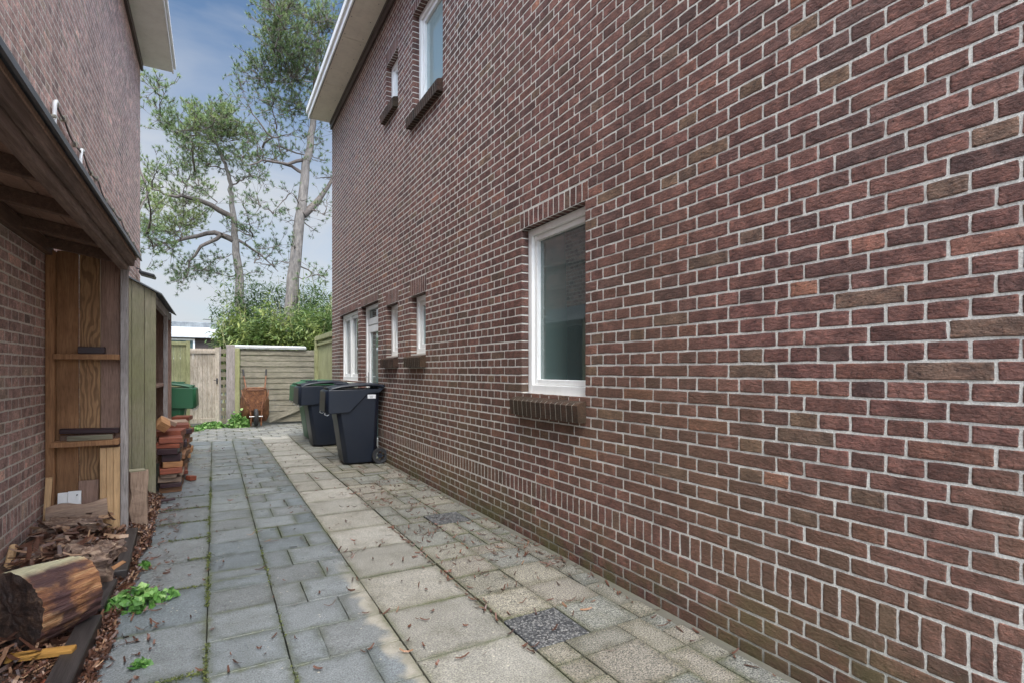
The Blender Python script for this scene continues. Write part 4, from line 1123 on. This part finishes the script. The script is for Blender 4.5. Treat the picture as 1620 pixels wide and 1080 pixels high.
m = MB(); m.box((.245, -.012, .90), (.085, .035, 1.66), ch=.003); m.box((-.03, -.014, 1.63), (.46, .03, .07), rot=euler(0, -.02, 0), ch=.003); m.box((-.03, -.014, .14), (.46, .03, .10), ch=.003); m.build('frame', M['wood_gate'], gt)
m = MB(); m.box((.245, -.04, 1.0), (.03, .02, .12), ch=.003); m.tube([(.245, -.05, 1.02), (.245, -.09, 1.02), (.18, -.09, 1.02)], .008, 8); m.build('handle', M['lamp_black'], gt)
gf = thing('green_fence_panel', 'yellow green stained board fence to the left of the gate', 'fence', (0, YF, 0))
m = MB(); m.box((-.475, -.02, .93), (.07, .07, 1.84), ch=.004); m.build('post', M['fence_green'], gf)
m = MB(); x = -.56
while x > -5: m.box((x, .02, .93), (.116, .018, 1.72), ch=.002); x -= .12
m.build('boards', M['fence_green'], gf)
m = MB(); m.box((-2.8, -.005, 1.80), (4.58, .03, .07), rot=euler(0, 0, 0), ch=.003); m.build('top_rail', M['fence_green'], gf)
sf = thing('side_fence', 'tall pale green slatted fence joining the corner of the brick house', 'fence', (2.16, 0, 0))
m = MB(); y = 10.72
while y < 13.22: m.box((0, y, .98), (.02, .085, 1.84), ch=.002); y += .095
m.build('slats', M['fence_green'], sf)
m = MB(); m.box((-.03, 11.98, 1.97), (.07, 2.56, .10), ch=.004); m.box((-.028, 11.98, 1.83), (.035, 2.5, .05), ch=.004); m.build('top_rail', M['fence_green'], sf)
m = MB(); m.box((-.045, 13.2, 1.0), (.07, .07, 2.02), ch=.004); m.build('post', M['fence_green'], sf)

# ------------------------------------------------------------------ wheelbarrow tipped up against the fence
wb = thing('wheelbarrow', 'rusty brown wheelbarrow tipped up on its nose against the plank fence', 'wheelbarrow', (.80, 12.90, 0))
m = MB()
# tray: open side faces the fence (+y), rounded belly faces the alley
rim = [(-.25, .22), (.25, .22), (.31, .34), (.31, .62), (.25, .84), (-.25, .84), (-.31, .62), (-.31, .34)]
bel = [(-.13, .36), (.13, .36), (.17, .42), (.20, .62), (.20, .80), (-.20, .80), (-.20, .62), (-.17, .42)]
rim = [(x * .9, .10 + (z - .22) * 1.2) for x, z in rim]; 
vs = [(x, .20, z) for x, z in rim] + [(x * .97, .08, .02 + z * .97) for x, z in rim] + [(x, -.10, z) for x, z in bel]
fs = [tuple(16 + i for i in range(7, -1, -1))]
for j in range(2):
    for i in range(8):
        i2 = (i + 1) % 8; fs.append((j * 8 + i2, j * 8 + i, (j + 1) * 8 + i, (j + 1) * 8 + i2))
fs = [f[::-1] for f in fs]
m.add(vs, fs); o = m.build('tray', M['rust'], wb, smooth='auto'); md = o.modifiers.new('s', 'SOLIDIFY'); md.thickness = .006; md = o.modifiers.new('b', 'BEVEL'); md.width = .02; md.segments = 3; md.limit_method = 'ANGLE'; md.angle_limit = R(25)
m = MB(); m.tube([(x, .2, z) for x, z in rim + rim[:1]], .010, 8); m.build('rim', M['rust'], wb, smooth=True)
m = MB()
for s_ in (-1, 1):
    m.tube([(s_ * .235, .24, 1.24), (s_ * .22, .16, 1.08), (s_ * .19, .02, .88), (s_ * .185, -.06, .80), (s_ * .13, -.15, .50), (s_ * .10, -.20, .22), (s_ * .10, -.20, .03)], .015, 8)
    m.tube([(s_ * .27, .10, .80), (s_ * .25, -.04, .68), (s_ * .10, -.17, .42)], .010, 8)
m.tube([(-.16, -.13, .845), (.16, -.13, .845)], .022, 8); m.tube([(-.2, -.06, .80), (-.16, -.13, .845)], .012, 8); m.tube([(.2, -.06, .80), (.16, -.13, .845)], .012, 8)
m.build('frame', M['rust'], wb, smooth='auto')
m = MB()
for s_ in (-1, 1): m.tube([(s_ * .235, .245, 1.25), (s_ * .222, .175, 1.11)], .02, 10)
m.build('grips', M['rubber'], wb, smooth='auto')
m = MB(); m.tube([(-.13, -.20, .235), (.13, -.20, .235)], .012, 8); m.build('axle', M['metal'], wb)
m = MB(); vs = []; n_ = 32; pr = [(.09, -.022), (.15, -.034), (.178, -.022), (.186, 0), (.178, .022), (.15, .034), (.09, .022)]
for a_ in range(n_):
    th = 2 * math.pi * a_ / n_
    for r_, t_ in pr: vs.append((t_ * 1.2, -.20 + r_ * math.cos(th), .22 + r_ * math.sin(th)))
fs = []
for a_ in range(n_):
    b_ = (a_ + 1) % n_
    for k in range(7):
        k2 = (k + 1) % 7; fs.append((a_ * 7 + k, b_ * 7 + k, b_ * 7 + k2, a_ * 7 + k2))
m.add(vs, fs); wh = m.build('wheel', M['rubber'], wb, smooth=True)
m = MB(); m.tube([(-.015, -.20, .22), (.015, -.20, .22)], .095, 24); m.build('rim_disc', M['rust'], wh)

# ------------------------------------------------------------------ cable, conduits, lamp on the left wall
cb = thing('wall_cable', 'thin dark cable clipped in sagging lengths along the left house wall', 'cable')
pts = []; zs0 = [(4.86, 3.12), (5.1, 3.10), (5.5, 3.055), (5.75, 3.09), (6.15, 3.03), (6.4, 3.06), (6.9, 2.99), (7.4, 3.02), (7.9, 3.04), (8.5, 3.0), (9.1, 3.0), (9.9, 2.99)]
P3 = []
for (ya, za), (yb, zb) in zip(zs0, zs0[1:]):
    for k in range(4): t_ = k / 4; P3.append((XL + .022 + .004 * math.sin(ya * 9 + k), ya + (yb - ya) * t_, za + (zb - za) * t_ - .02 * math.sin(math.pi * t_)))
m = MB(); m.tube(P3, .0075, 6); m.tube([(p[0] + .004, p[1], p[2] - .012) for p in P3], .004, 5); m.build('wire', M['cable'], cb, smooth=True)
for ya, za in zs0[1:]:
    m = MB(); m.box((XL + .018, ya, za + .0), (.03, .022, .045), ch=.003); m.build('clip', M['clip'], cb)
c1 = thing('white_conduit', 'white bent conduit pipe on the wall, nearest of the two', 'conduit pipe')
m = MB(); m.tube([(XL + .03, 4.80, 2.2), (XL + .03, 4.80, 3.04), (XL + .03, 4.815, 3.10), (XL + .028, 4.86, 3.125), (XL + .028, 4.90, 3.11)], .013, 10); m.build('pipe', M['white'], c1, smooth=True)
m = MB(); m.box((XL + .02, 4.80, 2.99), (.045, .05, .02), ch=.003); m.build('clamp', M['clip'], c1)
m = MB(); m.tube([(XL + .03, 5.62, 2.2), (XL + .03, 5.64, 3.0), (XL + .03, 5.68, 3.08), (XL + .028, 5.76, 3.10)], .012, 10); tag(m.build('white_conduit', M['white'], smooth=True), 'white curved conduit pipe on the wall, farther of the two', 'conduit pipe')
fl = thing('floodlight', 'small black lamp on a bracket at the far corner of the left house', 'lamp', (XL, 9.6, 2.66))
m = MB(); m.tube([(0, 0, .08), (.04, 0, .07), (.07, .0, .02)], .010, 8); m.build('bracket', M['lamp_black'], fl)
m = MB(); m.box((.13, .1, .0), (.20, .30, .045), rot=euler(0, R(14), 0), ch=.01); m.build('lamp_head', M['lamp_black'], fl)

# ------------------------------------------------------------------ bungalow behind
bg_ = thing('bungalow', 'low flat roofed house with white fascia seen beyond the gate', 'house', (0, 34, 0))
m = MB(); m.box((-3.2, 3, 1.5), (7.3, 6, 3.0)); m.build('wall', M['brick_left'], bg_)
m = MB(); m.box((-3.3, 2.9, 3.28), (7.7, 6.6, .56), ch=.02); m.build('fascia', M['white_dirty'], bg_)
m = MB(); m.box((-3.6, 3, 3.72), (7.6, 6.2, .30), ch=.02); m.build('roof', M['lead'], bg_)
for x in (-1.9, -4.4):
    m = MB(); frame_rect(m, 0, .08, 0, 1.9, 0, 1.1, .09); o = m.build('window', M['white'], bg_); o.rotation_euler = (0, 0, R(90)); o.location = (x + 1.0, -.06, 1.86)
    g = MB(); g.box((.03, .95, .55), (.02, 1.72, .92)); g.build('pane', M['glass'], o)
m = MB(); m.tube([(-.1, .0, 3.85), (-.1, .0, 4.25)], .03, 8); m.tube([(-.5, 0, 4.05), (.3, 0, 4.0)], .02, 6); m.build('antenna', M['lamp_black'], bg_)

# ------------------------------------------------------------------ pines
def bez(p, q, bend, n=7):
    mid = (p + q) / 2 + bend; return [p * (1 - t_) ** 2 + mid * 2 * t_ * (1 - t_) + q * t_ * t_ for t_ in [i / (n - 1) for i in range(n)]]
def tuft(mb, p, d, rg, L, n=36, c=None, wd=.006):
    d = d.normalized(); u = d.orthogonal().normalized(); v = d.cross(u)
    cc = rg.random() if c is None else c
    for i in range(n):
        a_ = rg.uniform(0, 6.283); s_ = rg.uniform(.2, 1.75)
        nd = (d * math.cos(s_) + (u * math.cos(a_) + v * math.sin(a_)) * math.sin(s_)).normalized()
        w_ = nd.orthogonal().normalized() * wd; st = p - d * rg.uniform(0, L * .6)
        mb.add([st - w_, st + w_, st + nd * L * rg.uniform(.7, 1.1)], [(0, 1, 2)], (1, 1, 1, min(1, max(0, cc + rg.gauss(0, .12)))))
def pine(name, label, trunk_px, Y, r0, regions, seed, Lneedle, named_limbs=()):
    rg = random.Random(seed); root = thing(name, label, 'pine tree', (0, 0, 0))
    T = [at(px, py, Y + dy) for px, py, dy in trunk_px]
    T = [Vector((T[0].x - .05, T[0].y, -.1))] + T
    zmax = T[-1].z
    wood = MB(); limbs = MB(); leaves = MB()
    # densify the trunk
    TT = []
    for a_, b_ in zip(T, T[1:]):
        for k in range(4): TT.append(a_.lerp(b_, k / 4) + Vector((mnoise.noise(a_ * 3 + Vector((k, 0, 0))), mnoise.noise(b_ * 2 + Vector((0, k, 0))), 0)) * .05)
    TT.append(T[-1])
    rad = [max(.02, r0 * (1 - .9 * (max(0, p.z) / zmax) ** 1.25)) for p in TT]
    wood.tube(TT, rad, 12)
    def trunk_at(z):
        for a_, b_ in zip(TT, TT[1:]):
            if a_.z <= z <= b_.z: return a_.lerp(b_, (z - a_.z) / max(1e-4, b_.z - a_.z))
        return TT[-1]
    def limb(p, q, r, ntw, dens, col, Lt):
        bend = Vector((rg.gauss(0, .1), rg.gauss(0, .12), rg.uniform(-.15, .2))) * (q - p).length * .5
        C_ = bez(p, q, bend, 8)
        C_ = [c_ + Vector((rg.gauss(0, .02), rg.gauss(0, .02), rg.gauss(0, .02))) if 0 < i < 7 else c_ for i, c_ in enumerate(C_)]
        limbs.tube(C_, [r * (1 - .8 * i / 7) for i in range(8)], 6, cap=False)
        for k in range(ntw):
            t_ = rg.uniform(.35, 1.0); i = min(6, int(t_ * 7)); b_ = C_[i].lerp(C_[i + 1], t_ * 7 - i)
            dr = ((q - p).normalized() * .6 + Vector((rg.gauss(0, .7), rg.gauss(0, .7), rg.gauss(.15, .5)))).normalized()
            L_ = rg.uniform(.25, .75) * Lt; e_ = b_ + dr * L_
            C2 = bez(b_, e_, Vector((0, 0, rg.uniform(-.1, .1))), 4)
            limbs.tube(C2, [r * .25, r * .2, r * .14, r * .08], 4, cap=False)
            for j in range(int(dens * 1.7 + .5)):
                s_ = rg.uniform(.3, 1); bb = C2[min(2, int(s_ * 3))].lerp(C2[min(3, int(s_ * 3) + 1)], s_ * 3 - int(s_ * 3) if s_ < 1 else 1)
                d2 = (dr + Vector((rg.gauss(0, .6), rg.gauss(0, .6), rg.gauss(.45, .5)))).normalized()
                ee = bb + d2 * rg.uniform(.08, .3)
                limbs.tube([bb, ee], [.008, .005], 3, cap=False)
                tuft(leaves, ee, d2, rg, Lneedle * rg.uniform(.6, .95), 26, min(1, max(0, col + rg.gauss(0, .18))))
        return C_
    nodes = [p_ for p_ in TT if p_.z > 2.6]
    for pts_, r in named_limbs:
        P_ = [at(px, py, Y + dy) for px, py, dy in pts_]; Q_ = []
        for a_, b_ in zip(P_, P_[1:]):
            for k in range(3): Q_.append(a_.lerp(b_, k / 3) + Vector((rg.gauss(0, .02), rg.gauss(0, .03), rg.gauss(0, .02))))
        Q_.append(P_[-1]); limbs.tube(Q_, [r * (1 - .8 * i / (len(Q_) - 1)) for i in range(len(Q_))], 8, cap=False); nodes += Q_
    tg = []
    for (px, py, rx, ry, nl, ntw, dens, col, drop) in regions:
        for i in range(max(2, int(nl * .9))):
            a_ = rg.uniform(0, 6.283); rr_ = math.sqrt(rg.random())
            q = at(px + rx * rr_ * math.cos(a_), py + ry * rr_ * math.sin(a_), Y)
            dep = rg.gauss(0, 1.1) * min(1.6, .5 + abs(q.x - trunk_at(q.z).x) * .7)
            q = q + Vector((dep * .12, dep, 0)); tp = trunk_at(q.z)
            tg.append(((Vector((q.x, q.y)) - Vector((tp.x, tp.y))).length, len(tg), q, ntw, dens, col, drop))
    tg.sort(key=lambda e: (e[0], e[1]))
    for hd, _, q, ntw, dens, col, drop in tg:
        best = min(nodes, key=lambda p_: (p_ - q).length + (.8 * max(0, p_.z - q.z) if drop > 0 else .25 * abs(p_.z - q.z)))
        L_ = (q - best).length
        nodes += limb(best, q, .012 + .013 * L_, max(3, ntw - 1), dens, col, 1.0)[2:]
    tk = wood.build('trunk', M['bark'], root, smooth=True); limbs.build('branches', M['bark_dark'], root, smooth=True)
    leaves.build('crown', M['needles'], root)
    return root
# regions: centre x, y, radius x, y, limbs, twigs, tufts per twig, shade, rise
pine('pine_tree', 'tall pine on the right with a leaning bare grey trunk and high crown',
     [(458, 525, 0), (464, 440, 0), (474, 350, 0), (485, 260, 0), (494, 200, .1), (500, 130, .2), (503, 60, .3), (506, 25, .3)], 17.0, .225,
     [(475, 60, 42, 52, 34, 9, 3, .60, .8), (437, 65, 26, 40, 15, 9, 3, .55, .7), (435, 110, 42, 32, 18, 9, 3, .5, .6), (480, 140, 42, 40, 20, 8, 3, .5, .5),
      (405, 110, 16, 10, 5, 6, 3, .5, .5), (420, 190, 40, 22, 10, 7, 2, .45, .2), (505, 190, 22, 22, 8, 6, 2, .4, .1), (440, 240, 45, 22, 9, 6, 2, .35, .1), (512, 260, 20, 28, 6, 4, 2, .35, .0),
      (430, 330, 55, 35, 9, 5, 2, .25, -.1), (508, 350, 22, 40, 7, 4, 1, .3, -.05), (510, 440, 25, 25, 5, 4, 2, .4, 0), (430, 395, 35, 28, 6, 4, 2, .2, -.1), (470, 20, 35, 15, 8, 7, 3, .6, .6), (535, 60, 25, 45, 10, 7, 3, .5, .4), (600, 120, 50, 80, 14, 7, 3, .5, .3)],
     5, .125, [([(479, 342, 0), (500, 322, .1), (520, 295, .2), (540, 260, .3)], .13), ([(488, 250, 0), (455, 258, 0), (415, 255, -.2), (385, 262, -.5)], .06), ([(484, 275, 0), (450, 262, .3), (420, 250, .5)], .06)])
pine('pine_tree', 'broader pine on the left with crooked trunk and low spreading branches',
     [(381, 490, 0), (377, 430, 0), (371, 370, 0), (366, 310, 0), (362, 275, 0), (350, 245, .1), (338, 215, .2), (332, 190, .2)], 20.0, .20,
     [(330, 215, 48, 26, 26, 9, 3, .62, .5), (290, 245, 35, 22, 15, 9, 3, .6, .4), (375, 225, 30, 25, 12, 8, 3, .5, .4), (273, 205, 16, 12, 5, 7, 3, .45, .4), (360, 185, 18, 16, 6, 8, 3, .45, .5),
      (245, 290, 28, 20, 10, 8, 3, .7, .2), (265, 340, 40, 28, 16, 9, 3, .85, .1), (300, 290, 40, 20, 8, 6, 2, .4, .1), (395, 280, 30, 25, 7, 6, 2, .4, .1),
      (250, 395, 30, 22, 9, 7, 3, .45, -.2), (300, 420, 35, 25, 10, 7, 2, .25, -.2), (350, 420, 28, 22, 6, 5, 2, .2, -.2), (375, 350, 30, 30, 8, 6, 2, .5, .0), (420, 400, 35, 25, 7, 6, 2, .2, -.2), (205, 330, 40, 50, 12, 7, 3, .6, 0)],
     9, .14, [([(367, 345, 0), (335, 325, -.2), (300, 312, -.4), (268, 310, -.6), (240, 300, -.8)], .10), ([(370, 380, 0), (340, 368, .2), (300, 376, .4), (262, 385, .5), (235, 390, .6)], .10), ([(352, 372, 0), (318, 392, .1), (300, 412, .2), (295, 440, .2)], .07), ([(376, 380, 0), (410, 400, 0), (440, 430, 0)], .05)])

# ------------------------------------------------------------------ bamboo shrubs behind the fence
def blades(mb, c, rx, ry, rz_, n, rg, L=(.12, .24), cb=.5):
    for i in range(n):
        u = Vector((rg.gauss(0, 1), rg.gauss(0, 1), rg.gauss(0, 1))).normalized() * rg.random() ** .35
        bump_ = 1 + .35 * mnoise.noise(u * 2.2 + c)
        p = c + Vector((u.x * rx, u.y * ry, u.z * rz_)) * bump_
        if p.z < .2: continue
        a_ = rg.uniform(0, 6.283); l = rg.uniform(*L); w_ = l * rg.uniform(.08, .13); dr = rg.uniform(-.9, .3)
        d = Vector((math.cos(a_) * math.cos(dr), math.sin(a_) * math.cos(dr), math.sin(dr))); s_ = d.cross(Vector((0, 0, 1))).normalized() * w_
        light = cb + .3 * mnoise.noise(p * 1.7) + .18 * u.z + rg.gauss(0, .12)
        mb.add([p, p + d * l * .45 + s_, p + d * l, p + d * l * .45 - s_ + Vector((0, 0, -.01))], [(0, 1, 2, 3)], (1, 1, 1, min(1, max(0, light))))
def shrub(label, px, Y, wx, ht, n, cb, seed):
    rg = random.Random(seed); x = at(px, 586, Y).x; root = thing('bamboo_shrub', label, 'shrub', (0, 0, 0), 0, 'shrubs behind the plank fence')
    mb = MB(); cs = MB()
    for k in range(9):
        cx_ = x + rg.uniform(-wx, wx) * .6; top = ht * rg.uniform(.75, 1.0); cy = Y + rg.uniform(-.5, .5)
        blades(mb, Vector((cx_, cy, top * .62)), wx * .45, .6, top * .40, n // 9, rg, cb=cb)
    for k in range(12):
        x0 = x + rg.uniform(-wx, wx) * .8; y0 = Y + rg.uniform(-.5, .5); h_ = ht * rg.uniform(.8, 1.02)
        cs.tube([(x0, y0, 0), (x0 + rg.uniform(-.1, .1), y0, h_ * .5), (x0 + rg.uniform(-.35, .35), y0, h_)], [.012, .010, .004], 5, cap=False)
    mb.build('foliage', M['bamboo'], root); cs.build('canes', M['fence_green'], root)
shrub('yellow green bamboo shrub behind the left half of the plank fence', 405, 15.2, 1.1, 3.0, 12000, .62, 1)
shrub('brightest low bamboo growth behind the middle of the plank fence', 455, 14.9, .9, 2.6, 9000, .72, 2)
shrub('dark green bamboo shrub right of the big pine trunk', 495, 15.5, 1.2, 3.4, 11000, .45, 3)
shrub('deep green leafy shrub behind the pine trunks', 430, 18.6, 2.2, 4.5, 14000, .25, 4)
shrub('shadowy green shrub next to the far corner of the brick house', 530, 16.8, 1.4, 4.2, 10000, .3, 5)

# ------------------------------------------------------------------ weeds
def weed(name, label, cx_, cy, r, n, h, seed, s=(.012, .022), group=None):
    rg = random.Random(seed); mb = MB()
    for i in range(n):
        a_ = rg.uniform(0, 6.283); q = math.sqrt(rg.random()) * r; x = cx_ + q * math.cos(a_) * 1.0; y = cy + q * math.sin(a_)
        q2 = q / r; z = max(.008, h * (1 - q2 ** 2) * rg.uniform(.5, 1.05)) + .005
        R_ = rg.uniform(*s); Mx = euler(rg.gauss(0, .75), rg.gauss(0, .75), rg.uniform(0, 6.3)); z += rg.gauss(0, .2) * h; z = max(.006, z); vs = [Vector((x, y, z))]
        nn = 9
        for k in range(nn):
            th = 2 * math.pi * k / nn; rr_ = R_ * (1 + .18 * math.cos(3 * th)) * (.55 if k == 0 else 1)
            vs.append(Mx @ Vector((rr_ * math.cos(th), rr_ * math.sin(th), .25 * R_ * math.sin(2 * th))) + Vector((x, y, z)))
        mb.add(vs, [(0, k + 1, (k + 1) % nn + 1) for k in range(nn)], (1, 1, 1, rg.random()))
        if i % 3 == 0:
            mb.add([(x, y, 0), (x + .003, y, 0), (x, y, z)], [(0, 1, 2)], (1, 1, 1, .2))
    o = mb.build(name, M['weed']); tag(o, label, 'weed', group)
weed('weed_plant', 'bright green clump of small round leaved weed beside the black board', -.37, 3.36, .115, 170, .08, 1, (.014, .026))
weed('weed_plant', 'small sprig of green weed on the slab right of the big clump', -.235, 3.40, .07, 34, .03, 2, (.012, .022))
weed('weed_plant', 'tiny weed seedling among the dead leaves near the far edging board', -.37, 3.98, .03, 36, .02, 3)
weed('weed_plant', 'tiny weed in the slab joint near the bottom edge', -.27, 2.66, .035, 22, .01, 4)
weed('weed_plant', 'leafy green weed clump growing at the foot of the grey gate post', .48, 12.95, .22, 520, .26, 5, (.02, .04))
weed('weed_plant', 'strip of low green weeds under the garden gate', -.05, 13.1, .30, 420, .10, 6, (.02, .035))
weed('weed_plant', 'mossy low weed patch left of the gate behind the timber pile', -.45, 12.6, .28, 260, .06, 7, (.02, .03))
